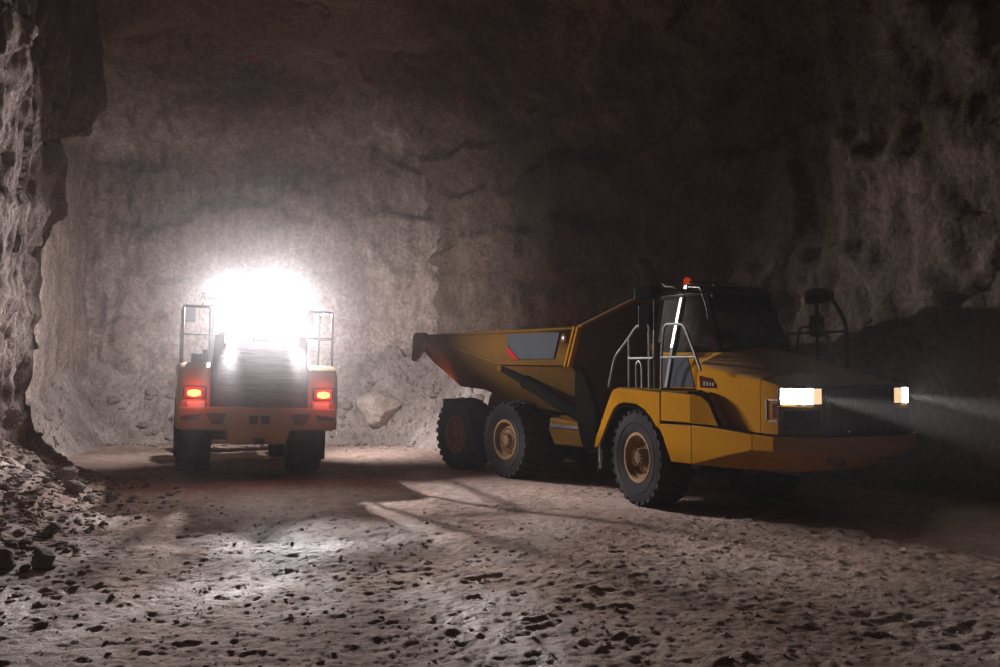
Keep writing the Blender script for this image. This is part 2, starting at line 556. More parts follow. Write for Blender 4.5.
# dark haunch of rock hanging from the roof behind the left wall
def rock_block(name, lo, hi, mat, amp, step, seed):
    bm = bmesh.new()
    bmesh.ops.create_cube(bm, size=1)
    bmesh.ops.subdivide_edges(bm, edges=bm.edges, cuts=int(max(b - a for a, b in zip(lo, hi)) / step), use_grid_fill=True)
    co = np.array([v.co[:] for v in bm.verts])
    c = (np.array(lo) + np.array(hi)) / 2
    sz = np.array(hi) - np.array(lo)
    n = co / np.linalg.norm(co, axis=1, keepdims=True)
    co = (co * .62 + n * .38 * .62) * sz + c
    h = amp * (fbm(co + seed, .3, 3) + .6 * fbm(co + seed, .9, 4, .55, True))
    co = co + n * h[:, None]
    for v, p in zip(bm.verts, co):
        v.co = p
    for f in bm.faces:
        f.smooth = True
    me = bpy.data.meshes.new(name)
    bm.to_mesh(me)
    bm.free()
    me.materials.append(mat)
    o = bpy.data.objects.new(name, me)
    COL.objects.link(o)
    return tag(o, kind='structure')
rock_block('wall_left_upper', (-14.5, 20.6, 7.7), (-9.75, 23.2, 16.5), M['ceilrock'], .5, .16, 13.)
# roof
xs = np.arange(-20, 18.1, 0.16)
ys = np.arange(-3, 29.6, 0.16)
X, Y = np.meshgrid(xs, ys, indexing='ij')
Z = np.full_like(X, 11.3)
Z += 0.012 * np.clip(Y - 14, 0, 9) ** 2 * 0 - 0.05 * np.clip(X - 2, 0, 20)
Z -= 0.55 * np.exp(-((Y - (24.2 + 0.25 * np.sin(X * .6))) / 0.9) ** 2)          # brow at the mouth of the chamber
P = np.stack([X, Y, Z], -1).reshape(-1, 3)
P[:, 2] += 0.7 * fbm(P + 5.5, 0.17, 3) + 0.35 * fbm(P + 9.5, 0.6, 5, 0.55)
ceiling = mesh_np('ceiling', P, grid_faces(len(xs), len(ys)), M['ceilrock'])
tag(ceiling, kind='structure')

# floor with ruts, lug prints and lumps
def spaced(a, b, f):
    v = [a]
    while v[-1] < b:
        v.append(v[-1] + f(v[-1]))
    return np.array(v)
xs = spaced(-21, 19, lambda x: 0.028 if -6.5 < x < 6 else (0.07 if -12 < x < 10 else 0.25))
ys = spaced(-3, 33, lambda y: 0.3 if y < 6 else (0.026 if y < 12.5 else (0.04 if y < 16 else 0.06) if y < 22 else 0.12))
X, Y = np.meshgrid(xs, ys, indexing='ij')
P = np.stack([X, Y, np.zeros_like(X)], -1).reshape(-1, 3)
def wall_rise(P):
    """loose slopes against the left wall"""
    d = P[:, 0] - np.interp(P[:, 1], [-3, 6, 12, 16, 18.2, 20, 21, 24], [-6.6, -7.0, -7.9, -8.75, -9.3, -9.9, -12.0, -22])
    return np.clip(1 - d / 2.6, 0, 1.2) ** 2 * 1.05
def ground_h(P):
    h = 0.10 * fbm(P + 2.2, 0.22, 2) + 0.022 * fbm(P + 8.1, 0.9, 3)
    fine = 0.016 * fbm(P + 31.0, 2.6, 4, 0.6) + 0.016 * fbm(P + 3.7, 7.0, 4, 0.72) + 0.007 * fbm(P + 13.7, 16.0, 2, 0.7)
    clod = np.clip(fbm(P * (1, 1.25, 1) + 77., 3.4, 3, 0.6) - 0.22, 0, 1) * 0.07
    h = h + fine + clod
    # wheel lanes with lug prints: (point, heading, curvature)
    for (px, py, a, k) in ((-3.0, 9.0, 118, .02), (-0.9, 9.6, 118, .02), (0.6, 8.2, 142, -.015), (2.4, 9.6, 142, -.015), (-4.6, 10, 100, .0), (3.4, 8.8, 155, 0.0)):
        c, s = math.cos(R(a)), math.sin(R(a))
        u = (P[:, 0] - px) * c + (P[:, 1] - py) * s
        w = -(P[:, 0] - px) * s + (P[:, 1] - py) * c - k * u * u
        lane = np.exp(-(np.abs(w) / 0.34) ** 6)
        lug = np.sin((u + 0.55 * np.abs(w)) * 2 * math.pi / 0.30)
        fade = np.clip(0.55 + 0.9 * perlin(np.stack([u * .35, w * .5, np.full_like(u, px)], 1)), 0, 1)
        h = h - lane * fade * (0.012 - 0.012 * np.clip(lug, -.3, 1)) + 0.018 * fade * np.exp(-((np.abs(w) - .42) / .09) ** 2)
    return h
flat = np.ones(len(P))
for (cx, cy, rr) in ((2.3, 16.0, 1.1), (4.9, 17.1, 1.1), (.1, 20.0, 1.0), (-1.0, 21.6, 1.0), (2.4, 21.6, 1.1), (-6.3, 20.4, 1.1), (-4.1, 21.3, 1.1)):
    flat *= 1 - 0.9 * np.exp(-(((P[:, 0] - cx) ** 2 + (P[:, 1] - cy) ** 2) / rr ** 2) ** 2)
P[:, 2] = (ground_h(P) - 0.01) * flat
rise = wall_rise(P)
P[:, 2] += rise * (1 + 0.5 * fbm(P + 12.0, 1.2, 4, 0.6))
floor = mesh_np('floor', P, grid_faces(len(xs), len(ys)), M['dirt'])
tag(floor, kind='structure')

from mathutils.bvhtree import BVHTree
def bvh_of(o):
    me = o.data
    return BVHTree.FromPolygons([v.co.copy() for v in me.vertices], [tuple(p.vertices) for p in me.polygons])
FLOOR_BVH = bvh_of(floor)
def ground(x, y):
    h = FLOOR_BVH.ray_cast(Vector((x, y, 6)), Vector((0, 0, -1)))
    return h[0].z if h[0] else 0.0

# muck slope along the foot of the back wall
def muck(name, path, inward, height, depth, seed, step=0.07):
    base = dense(path, step)
    tn = np.gradient(base, axis=0)
    tn /= np.linalg.norm(tn, axis=1, keepdims=True)
    nrm = np.stack([-tn[:, 1], tn[:, 0]], 1) * inward
    t = np.linspace(0, 1, int(math.hypot(height, depth) / step))
    hs = height * (0.8 + 0.5 * fbm(np.c_[base, np.zeros(len(base))] + seed, 0.3, 3))
    P = np.zeros((len(base), len(t), 3))
    for k in (0, 1):
        P[:, :, k] = base[:, None, k] + nrm[:, None, k] * (depth * (1 - t)[None, :] - 0.2)
    P[:, :, 2] = hs[:, None] * (t ** 1.35)[None, :] - 0.04
    P = P.reshape(-1, 3)
    n = 0.2 * fbm(P + seed, 0.9, 3) + 0.17 * fbm(P + seed, 2.6, 3, .6, True) + 0.09 * fbm(P + seed, 6, 2)
    fade = np.tile(np.clip(t * 5, 0, 1), len(base))
    P[:, 2] += n * fade
    P[:, 1] -= n * 0.5 * fade
    o = mesh_np(name, P, grid_faces(len(base), len(t)), M['rubblerock'], smooth=False)
    return tag(o, kind='structure')
muck('trim_1', [(-12.3, 22.8), (-12.5, 25.2), (-12.9, 27.6), (-12.9, 29.6), (-11.5, 30.4), (-9, 30.5), (-4, 30.3), (-2.6, 29.9), (-1.7, 29.0), (-0.9, 27.7), (0.1, 26.6)], -1, 2.9, 1.7, 91.)

# ------------------------------------------------------------------ rocks
def rock_mesh(name, seed, sub=3, squash=(1, .8, .65), rough=.34):
    bm = bmesh.new()
    bmesh.ops.create_icosphere(bm, subdivisions=sub, radius=1)
    co = np.array([v.co[:] for v in bm.verts])
    r2 = np.random.default_rng(seed)
    cut = co.copy()
    for _ in range(9):                         # broken flat faces
        n = r2.normal(size=3)
        n /= np.linalg.norm(n)
        k = .62 + .22 * r2.random()
        d = cut @ n
        cut = cut - np.outer(np.clip(d - k, 0, None), n)
    cut *= (1 + rough * .5 * fbm(co + seed * 3.7, 1.6, 3))[:, None]
    for v, c in zip(bm.verts, cut * squash):
        v.co = c
    for f in bm.faces:
        f.smooth = False
    me = bpy.data.meshes.new(name)
    bm.to_mesh(me)
    bm.free()
    me.materials.append(M['rubblerock'])
    return me
ROCKS = [rock_mesh('rock', i + 1, 2) for i in range(8)]
def rock(x, y, r, label, group=None, k=None, z=None, sink=.3, name='rock'):
    o = bpy.data.objects.new(name, ROCKS[k if k is not None else random.randrange(8)])
    COL.objects.link(o)
    o.scale = (r * random.uniform(.85, 1.2), r * random.uniform(.8, 1.1), r * random.uniform(.8, 1.1))
    o.rotation_euler = (random.uniform(-.3, .3), random.uniform(-.3, .3), random.uniform(0, 6.28))
    o.location = (x, y, (ground(x, y) if z is None else z) + r * (.6 - sink))
    return tag(o, label, 'rock', group)
big = bpy.data.objects.new('boulder', rock_mesh('boulder', 12, 4, (1, .8, .72), .3))
COL.objects.link(big)
big.data.materials[0] = M['boulder']
MUCK_BVH = bvh_of(bpy.data.objects['trim_1'])
def slope_y(x, z):
    h = MUCK_BVH.ray_cast(Vector((x, 24, z)), Vector((0, 1, 0)))
    return h[0].y if h[0] else 30.0
big.location = (-3.66, slope_y(-3.66, .95) - .12, 0.98)
big.scale = (.78, .75, .72)
big.rotation_euler = (0, .15, .2)
tag(big, 'largest pale boulder in the rubble at the back wall, between the two vehicles', 'boulder')
# heap at the foot of the left wall
for i in range(46):
    y = random.uniform(9.5, 19.5)
    d = abs(random.gauss(0, .95)) + .15
    x = float(np.interp(y, [6, 12, 16, 18.2, 20], [-7.0, -7.9, -8.75, -9.3, -9.9])) + .55 + d
    rock(x, y, random.uniform(.06, .15) * (1.15 - d * .2), 'grey brown broken rock in the heap along the foot of the jagged left wall', 'rocks in the heap along the left wall')
for (x, y, r, lab) in ((-5.55, 10.75, .24, 'dark angular rock at the left edge of the picture, low in the heap'),
                       (-5.15, 10.95, .2, 'flat dark rock just right of the one at the left edge'),
                       (-5.95, 12.8, .17, 'pale angular rock halfway up the left heap'),
                       (-7.6, 16.9, .26, 'tan rock near the top of the left heap, below the wall'),
                       (-7.15, 16.2, .2, 'pale flat slab below the tan rock on the left heap'),
                       (-6.78, 18.3, .1, 'small pale stone alone at the shadow edge on the dirt, left of the loader')):
    rock(x, y, r, lab, sink=.15)
# rocks of the back slope
for i in range(120):
    x = random.uniform(-12.6, .4)
    z = .12 + 1.7 * random.random() ** 1.4
    if abs(x + 3.66) < 1.0 and z < 1.7:
        continue
    r = .06 + .22 * random.random() ** 2
    o = rock(x, slope_y(x, z) - .15 * r, r, 'grey broken rock in the slope of rubble at the foot of the back wall', 'rocks in the rubble slope along the back wall', z=z, sink=.6)

# loose clods and gravel over the road: nobody could count them
def scatter(name, n, place, size, mat, label, cat, seed):
    r2 = np.random.default_rng(seed)
    base = []
    for k in range(5):
        bm = bmesh.new()
        bmesh.ops.create_icosphere(bm, subdivisions=1, radius=1)
        c = np.array([v.co[:] for v in bm.verts])
        f = np.array([[v.index for v in fc.verts] for fc in bm.faces])
        bm.free()
        base.append((c * (1 + .28 * r2.normal(size=(len(c), 1))) * (1, .85, .6), f))
    V, F, off = [], [], 0
    for i in range(n):
        x, y = place(r2)
        s = size(r2)
        c, f = base[i % 5]
        a = r2.random() * 6.28
        ca, sa = math.cos(a), math.sin(a)
        c = c * s
        V.append(np.c_[c[:, 0] * ca - c[:, 1] * sa + x, c[:, 0] * sa + c[:, 1] * ca + y, c[:, 2] + ground(x, y) + .15 * s])
        F.append(f + off)
        off += len(c)
    o = mesh_np(name, np.concatenate(V), np.concatenate(F), mat, smooth=False)
    return tag(o, label, cat, kind='stuff')
scatter('dirt_clods', 2800, lambda r: (r.uniform(-6.5, 6.5), 7.0 + 9.5 * r.random() ** 1.3), lambda r: .009 + .028 * r.random() ** 4, M['dirt'],
        'loose brown dirt clods strewn over the haul road', 'dirt', 5)
def left_heap(r):
    y = r.uniform(8.5, 20)
    return float(np.interp(y, [6, 12, 16, 18.2, 20], [-7.0, -7.9, -8.75, -9.3, -9.9])) + .3 + abs(r.normal()) * 1.15, y
scatter('gravel', 2600, left_heap, lambda r: .02 + .06 * r.random() ** 2.5, M['rubblerock'], 'loose gravel spilling from the foot of the left wall', 'gravel', 6)
def back_edge(r):
    x = r.uniform(-13.5, 1)
    return x, 29.2 - .012 * (x + 6) ** 2 - abs(r.normal()) * .9
scatter('rubble_chips', 700, back_edge, lambda r: .03 + .07 * r.random() ** 2.5, M['rubblerock'], 'loose stone chips along the toe of the back rubble slope', 'gravel', 8)

# survey marks sprayed on the rock
TARGETS = [bvh_of(wall_back), bvh_of(ceiling), bvh_of(wall_right)]
def surface_hit(px, py):
    d = cam.matrix_basis.to_3x3() @ Vector(((px - 500) / 960, -(py - 333.5) / 960, -1))
    best = None
    for b in TARGETS:
        h = b.ray_cast(cam.location, d)
        if h[0] and (best is None or h[3] < best[3]):
            best = h
    return best, d
for (px, py, sz, lab) in ((372, 83, .16, 'small red sprayed loop on the rock of the roof, right of the pale band'),
                          (252, 57, .14, 'small red sprayed squiggle at the top left of the pale roof band'),
                          (462, 100, .2, 'faint red sprayed mark on the shoulder where roof meets right wall')):
    h, d = surface_hit(px, py)
    if not h:
        continue
    nn = h[1] if h[1].dot(d) < 0 else -h[1]
    t1 = nn.orthogonal().normalized()
    t2 = nn.cross(t1)
    mb = MB()
    mb.tube([h[0] + nn * .02 + t1 * sz * math.cos(a) * 1.2 + t2 * sz * .8 * math.sin(a * (1 + .05 * a)) for a in np.linspace(0, 5.6, 20)], .022, 6)
    o = mb.build('survey_mark', M['paintmark'])
    tag(o, lab, 'paint mark')

# ------------------------------------------------------------------ wheels
def make_tyre(rad, wid, rim_r, lugs, hexa=False):
    mb = MB()
    h = wid / 2
    body = rad - .045
    mb.lathe([(rim_r - .01, -h * .72), (rim_r + .02, -h * .86), (rim_r + .10, -h * .97), (rad * .80, -h), (rad * .9, -h * .95), (body, -h * .8), (body + .012, -h * .35),
              (body + .014, 0), (body + .012, h * .35), (body, h * .8), (rad * .9, h * .95), (rad * .80, h), (rim_r + .10, h * .97), (rim_r + .02, h * .86), (rim_r - .01, h * .72)], 72)
    mb.lathe([(rad * .70, h * .985), (rad * .71, h * 1.012), (rad * .725, h * 1.012), (rad * .735, h * .985)], 72)
    mb.lathe([(rad * .70, -h * .985), (rad * .71, -h * 1.012), (rad * .725, -h * 1.012), (rad * .735, -h * .985)], 72)
    step = 2 * math.pi / lugs
    for k in range(lugs):
        for s in (-1, 1):
            t0 = k * step + (step * .5 if s > 0 else 0)
            def pt(t, r, y):
                return (r * math.cos(t), y, r * math.sin(t))
            w = step * .33
            y0, y1, y2 = s * h * .10, s * h * .62, s * h * 1.0
            sk = s * step * .30 if True else 0
            # crown block
            mb.hexa([pt(t0 - w + sk, body - .01, y0), pt(t0 + w + sk, body - .01, y0), pt(t0 + w, body - .01, y1), pt(t0 - w, body - .01, y1),
                     pt(t0 - w * .85 + sk, rad, y0), pt(t0 + w * .85 + sk, rad, y0), pt(t0 + w * .85, rad, y1), pt(t0 - w * .85, rad, y1)])
            # shoulder block running down the side wall
            mb.hexa([pt(t0 - w, body - .02, y1), pt(t0 + w, body - .02, y1), pt(t0 + w, rad * .88, y2 * .93), pt(t0 - w, rad * .88, y2 * .93),
                     pt(t0 - w * .85, rad, y1), pt(t0 + w * .85, rad, y1), pt(t0 + w * .8, rad * .965, y2), pt(t0 - w * .8, rad * .965, y2)])
    return mb
def make_rim(rim_r, wid, dish):
    """outer face looks to -y"""
    h = wid / 2
    mb = MB()
    mb.lathe([(rim_r + .03, -h * .80), (rim_r + .015, -h * .9), (rim_r - .03, -h * .9), (rim_r - .05, -h * .8), (rim_r - .055, -h * .62), (rim_r - .085, -h * .62), (rim_r - .1, -h * .5), (rim_r - .12, -dish),
              (rim_r - .19, -dish), (rim_r * .45, -dish - .01), (rim_r * .45, -dish + .2)], 48)
    mb.lathe([(rim_r - .01, h * .72), (rim_r - .05, h * .7), (rim_r - .08, h * .4), (rim_r - .1, -dish + .12)], 48)
    for k in range(18):
        t = 2 * math.pi * k / 18
        r = rim_r - .165
        mb.cyl((r * math.cos(t), -dish + .01, r * math.sin(t)), (r * math.cos(t), -dish - .03, r * math.sin(t)), .02, 6)
    return mb
def make_hub(r, y0, y1):
    mb = MB()
    mb.lathe([(r * 1.12, y0), (r * 1.1, y0 - .03), (r * .98, y0 - .05), (r * .95, y1 + .05), (r * .86, y1 + .01), (r * .5, y1), (0.001, y1)], 36)
    for k in range(12):
        t = 2 * math.pi * k / 12
        q = r * .73
        mb.cyl((q * math.cos(t), y1 + .02, q * math.sin(t)), (q * math.cos(t), y1 - .025, q * math.sin(t)), .018, 6)
    return mb
def wheel(parent, x, y, z, meshes, side, offset, rotz=0):
    """side -1: outer face to -y"""
    e = bpy.data.objects.new('wheel', meshes['tyre'])     # the tyre carries rim and hub
    COL.objects.link(e)
    e.parent = parent
    e.location = (x, y, z)
    e.rotation_euler = (0, random.uniform(0, 1), rotz + (0 if side < 0 else math.pi))
    for nm in ('rim', 'hub'):
        c = bpy.data.objects.new(nm, meshes[nm])
        COL.objects.link(c)
        c.parent = e
    return e
def wheel_meshes(rad, wid, rim_r, lugs, dish, hub_r, hub_out):
    out = {}
    for nm, mb, mat in (('tyre', make_tyre(rad, wid, rim_r, lugs), M['rubber']), ('rim', make_rim(rim_r, wid, dish), M['hub']), ('hub', make_hub(hub_r, -dish + .02, -hub_out), M['hub'])):
        o = mb.build(nm, mat)
        out[nm] = o.data
        bpy.data.objects.remove(o)
    return out
WM_FRONT = wheel_meshes(.81, .62, .40, 26, .10, .165, .27)
WM_REAR = wheel_meshes(.81, .62, .40, 26, .20, .17, .26)
WM_LOADER = wheel_meshes(.88, .68, .40, 22, .12, .2, .24)

# ------------------------------------------------------------------ articulated dump truck
AF, AR = 66.5, 56.0
F0 = Vector((3.572, 16.566, 0.0))
truck = empty('articulated_dump_truck', F0, -R(AF))
tag(truck, 'yellow six-wheeled articulated dump truck with headlights on along the right rock wall', 'dump truck')
R0 = Vector((1.271, 20.794, 0.0))
rel = Matrix.Rotation(R(AF), 4, 'Z') @ Matrix.Translation(R0 - F0)
REAR_LOC = rel.translation
REAR_ROT = (0, 0, R(AF - AR))
def rearpart(o):
    o.location = REAR_LOC
    o.rotation_euler = REAR_ROT
    return o

# -- front unit: wheels
for s in (-1, 1):
    wheel(truck, 0, s * 1.14, .80, WM_FRONT, s, 0)
# chassis and axle
mb = MB()
for s in (-1, 1):
    mb.span((-1.6, s * .34, .75), (2.9, s * .5, 1.2))
mb.span((-1.7, -.5, .8), (-1.3, .5, 1.3))
mb.cyl((0, -.84, .80), (0, .84, .80), .17, 18)
mb.lathe([(.01, -.3), (.26, -.26), (.33, 0), (.26, .3), (.01, .34)], 20, 'y', (0, 0, .8))
mb.build('front_frame', M['black'], truck, .02)
mb = MB()
mb.cyl((-1.6, 0, 1.0), (-2.6, -.16, 1.0), .3, 20)
mb.span((-2.4, -.35, .62), (-1.75, .1, 1.4))
mb.build('articulation_hitch', M['black'], truck, .02)

# -- fenders
def arch_prof():
    return [(-1.40, .86), (-1.33, 1.05), (-1.02, 1.52), (-.80, 1.84), (-.72, 1.91), (-.6, 1.94), (.755, 1.91), (.755, 1.30), (.62, 1.36), (.49, 1.48), (.3, 1.6), (.05, 1.685), (-.35, 1.70), (-.55, 1.66), (-.7, 1.57), (-.9, 1.34), (-1.22, .90)]
for s in (-1, 1):
    mb = MB()
    mb.prism(arch_prof(), s * .86, s * 1.45)
    fd = mb.build('fender', M['yellow'], truck, .018)
    mb = MB()                                       # black inner arch lining
    mb.loft([[(x, s * .9, z - .02), (x, s * 1.43, z - .02), (x, s * 1.43, z - .05), (x, s * .9, z - .05)] for x, z in ((.7, 1.3), (.49, 1.46), (.3, 1.585), (.05, 1.67), (-.35, 1.685), (-.55, 1.645), (-.7, 1.555), (-.9, 1.325), (-1.2, .9))])
    mb.build('arch_liner', M['black_dull'], fd)
    # upper access box with the sloped front edge
    mb = MB()
    prof = [(.775, 1.455), (.775, 1.91), (1.60, 1.895), (1.60, 1.455)]
    mb.prism(prof, s * .80, s * 1.45)
    mb.build('access_panel', M['yellow'], truck, .015)
    mb = MB()
    mb.loft([[(1.60, s * .8, 1.45), (1.60, s * 1.45, 1.45), (1.60, s * 1.45, 1.895), (1.60, s * .8, 1.895)],
             [(1.78, s * .8, 1.45), (1.78, s * 1.415, 1.45), (1.78, s * 1.39, 1.87), (1.78, s * .8, 1.87)],
             [(1.95, s * .8, 1.45), (1.95, s * 1.39, 1.45), (1.95, s * 1.33, 1.74), (1.95, s * .8, 1.74)],
             [(2.20, s * .8, 1.43), (2.20, s * 1.36, 1.43), (2.20, s * 1.34, 1.45), (2.20, s * .8, 1.45)]])
    mb.build('corner_panel', M['yellow'], truck, .012)
    mb = MB()
    mb.tube(rounded([(1.52, s * 1.22, 1.93), (1.74, s * 1.30, 1.90), (1.93, s * 1.33, 1.78), (2.06, s * 1.345, 1.6), (2.21, s * 1.35, 1.42)], .12), .03, 8)
    mb.build('rubber_seal', M['black_dull'], truck)
    # top step plate with pale worn edge
    mb = MB()
    mb.span((-.58, s * .7, 1.925), (.74, s * 1.43, 1.955))
    mb.span((.76, s * .7, 1.905), (1.5, s * 1.43, 1.935))
    mb.build('step_plate', M['yellow_dusty_dim'], truck, .006)
    mb = MB()                                       # skirt below the seam
    mb.prism([(.66, 1.40), (1.605, 1.425), (1.605, .84), (1.06, .83), (.93, 1.04), (.82, 1.22)], s * .84, s * 1.45)
    mb.build('side_skirt', M['yellow'], truck, .014)
    # mud flap and hydraulic bits behind the front wheel
    mb = MB()
    mb.span((-1.36, s * .86, .42), (-1.33, s * 1.40, 1.0))
    mb.build('mud_flap', M['rubber'], truck, .008)
    mb = MB()
    mb.cyl((-1.24, s * 1.40, .62), (-1.24, s * 1.40, .9), .035, 12)
    mb.cyl((-1.24, s * 1.40, .5), (-1.24, s * 1.40, .62), .022, 10)
    mb.build('marker_light', M['grey_steel'], truck)

# -- nose below the seam: apron, belly and bumper in one folded shell
def nose_station(x, Y, zt, zb, Yb, zl):
    return [(x, -Y, zt), (x, -Y, zb), (x, -Yb, zl), (x, Yb, zl), (x, Y, zb), (x, Y, zt)]
mb = MB()
mb.loft([nose_station(1.61, 1.45, 1.425, .84, .62, .74), nose_station(2.35, 1.405, 1.405, 1.02, .55, .78), nose_station(2.93, 1.365, 1.375, 1.15, .5, .82)])
mb.build('nose_apron', M['yellow'], truck, .012)
mb = MB()
mb.loft([nose_station(2.94, 1.365, 1.375, 1.155, .5, .82), nose_station(3.30, 1.30, 1.36, 1.155, .5, .92), nose_station(3.60, .62, 1.35, 1.14, .45, 1.06)])
bump = mb.build('front_bumper', M['yellow'], truck, .012)
for s in (-1, 1):
    mb = MB()
    mb.tube([(3.5, s * .45 - .1, 1.04), (3.6, s * .45 - .1, .98), (3.64, s * .45, .96), (3.6, s * .45 + .1, .98), (3.5, s * .45 + .1, 1.04)], .03, 8)
    mb.build('tow_eye', M['rust'], bump)
mb = MB()                                           # black seam strip
for s in (-1, 1):
    mb.tube([(2.2, s * 1.37, 1.42), (2.5, s * 1.36, 1.42), (2.93, s * 1.33, 1.385), (3.28, s * 1.27, 1.37), (3.58, s * .6, 1.36)], .022, 6)
mb.tube([(3.58, -.6, 1.36), (3.58, .6, 1.36)], .022, 6)
mb.build('seam_strip', M['black_dull'], truck)

# -- hood
def hood_sec(x, Y, z0, zs, zt, k=0):
    half = [(Y, z0), (Y, zs - .07), (Y - .008, zs - .03), (Y - .03, zs + .005), (Y - .1, zs + .2 * (zt - zs)), (Y * .68, zs + .62 * (zt - zs)), (Y * .42, zs + .93 * (zt - zs)), (Y * .15, zt)]
    return [(x, -y, z) for y, z in half] + [(x, y, z) for y, z in half[::-1]]
mb = MB()
mb.loft([hood_sec(1.34, 1.12, 1.38, 2.34, 2.60), hood_sec(1.6, 1.145, 1.38, 2.31, 2.55), hood_sec(2.14, 1.15, 1.38, 2.23, 2.43), hood_sec(2.75, 1.15, 1.38, 2.14, 2.26), hood_sec(2.84, 1.15, 1.38, 2.125, 2.23)])
hood = mb.build('hood', M['yellow'], truck, angle=40)
mb = MB()
mb.loft([hood_sec(2.855, 1.15, 1.38, 2.12, 2.225), hood_sec(3.15, 1.14, 1.38, 2.06, 2.13), hood_sec(3.26, 1.10, 1.38, 2.035, 2.09), hood_sec(3.38, 1.01, 1.38, 2.02, 2.06), hood_sec(3.47, .9, 1.38, 2.0, 2.03)])
nose = mb.build('hood_nose', M['yellow'], truck, angle=40)
mb = MB()                                           # dark trim at the front top edge
mb.loft([[(3.37, -1.0, 2.03), (3.5, -.9, 2.02), (3.5, -.9, 2.06), (3.37, -1.0, 2.07)], [(3.5, -.6, 2.02), (3.53, -.6, 2.02), (3.53, -.6, 2.06), (3.45, -.6, 2.08)], [(3.5, .6, 2.02), (3.53, .6, 2.02), (3.53, .6, 2.06), (3.45, .6, 2.08)], [(3.37, 1.0, 2.03), (3.5, .9, 2.02), (3.5, .9, 2.06), (3.37, 1.0, 2.07)]])
mb.build('hood_edge_trim', M['black'], nose)
for s in (-1, 1):
    mb = MB()                                       # louvre on the hood side
    mb.prism([(1.42, 1.99), (1.40, 2.17), (1.74, 2.13), (1.85, 1.985)], s * 1.10, s * 1.158)
    lv = mb.build('hood_louvre', M['red_brown'], hood, .008)
    mb = MB()                                       # handle recess near the nose
    mb.span((2.98, s * 1.10, 1.55), (3.0, s * 1.165, 1.86))
    mb.span((2.98, s * 1.10, 1.84), (3.2, s * 1.155, 1.86))
    mb.span((2.98, s * 1.10, 1.55), (3.2, s * 1.155, 1.57))
    mb.build('air_scoop', M['black'], nose, .004)
    mb = MB()
    mb.span((3.10, s * 1.0, 1.6), (3.2, s * 1.15, 1.8))
    mb.build('scoop_mouth', M['red_brown'], nose)
for s in (-1, 1):
    mb = MB()
    for k in range(4):
        x = 1.55 + .075 * k
        mb.prism([(x - .02, 2.02), (x - .022, 2.09 - .006 * k), (x + .02, 2.085 - .006 * k), (x + .03, 2.02)], s * 1.15, s * 1.172)
    mb.build('louvre_fin', M['rust'], hood, .004)

# grille
mb = MB()
mb.span((3.36, -.60, 1.38), (3.5, .60, 2.02))
gr = mb.build('grille', M['black'], truck, .01)
mb = MB()
for k in range(23):
    y = -.56 + 1.12 * k / 22
    mb.span((3.5, y - .008, 1.40), (3.525, y + .008, 2.0))
mb.span((3.5, -.6, 1.66), (3.53, .6, 1.69))
mb.build('grille_slats', M['grille'], gr)
for s in (-1, 1):
    # lamp housing: front face plus chamfered corner
    mb = MB()
    mb.prism([(3.36, s * .62), (3.52, s * .62), (3.505, s * .92), (3.22, s * 1.155), (3.1, s * 1.1)], 1.38, 1.775, plane='xy')
    mb.build('lamp_surround', M['yellow_dusty_dim'], truck, .012)
    mb = MB()
    mb.prism([(3.40, s * .68), (3.535, s * .68), (3.525, s * .93), (3.29, s * 1.125), (3.2, s * 1.05)], 1.44, 1.72, plane='xy')
    mb.build('lower_lamp', M['black_dull'], truck, .01)
    mb = MB()
    mb.prism([(3.4, s * .64), (3.515, s * .64), (3.50, s * .92), (3.20, s * 1.145), (3.12, s * 1.08)], 1.785, 2.03, plane='xy')
    hl = mb.build('headlight', M['gloss_black'], truck, .01)
    mb = MB()
    mb.prism([(3.40, s * .66), (3.53, s * .66), (3.52, s * .80), (3.4, s * .80)], 1.80, 2.012, plane='xy')
    mb.build('lens', M['headwarm'], hl, .01)
    mb = MB()
    mb.prism([(3.40, s * .805), (3.53, s * .805), (3.512, s * .925), (3.25, s * 1.128), (3.15, s * 1.06)], 1.80, 2.012, plane='xy')
    mb.build('lens', M['head'], hl, .012)

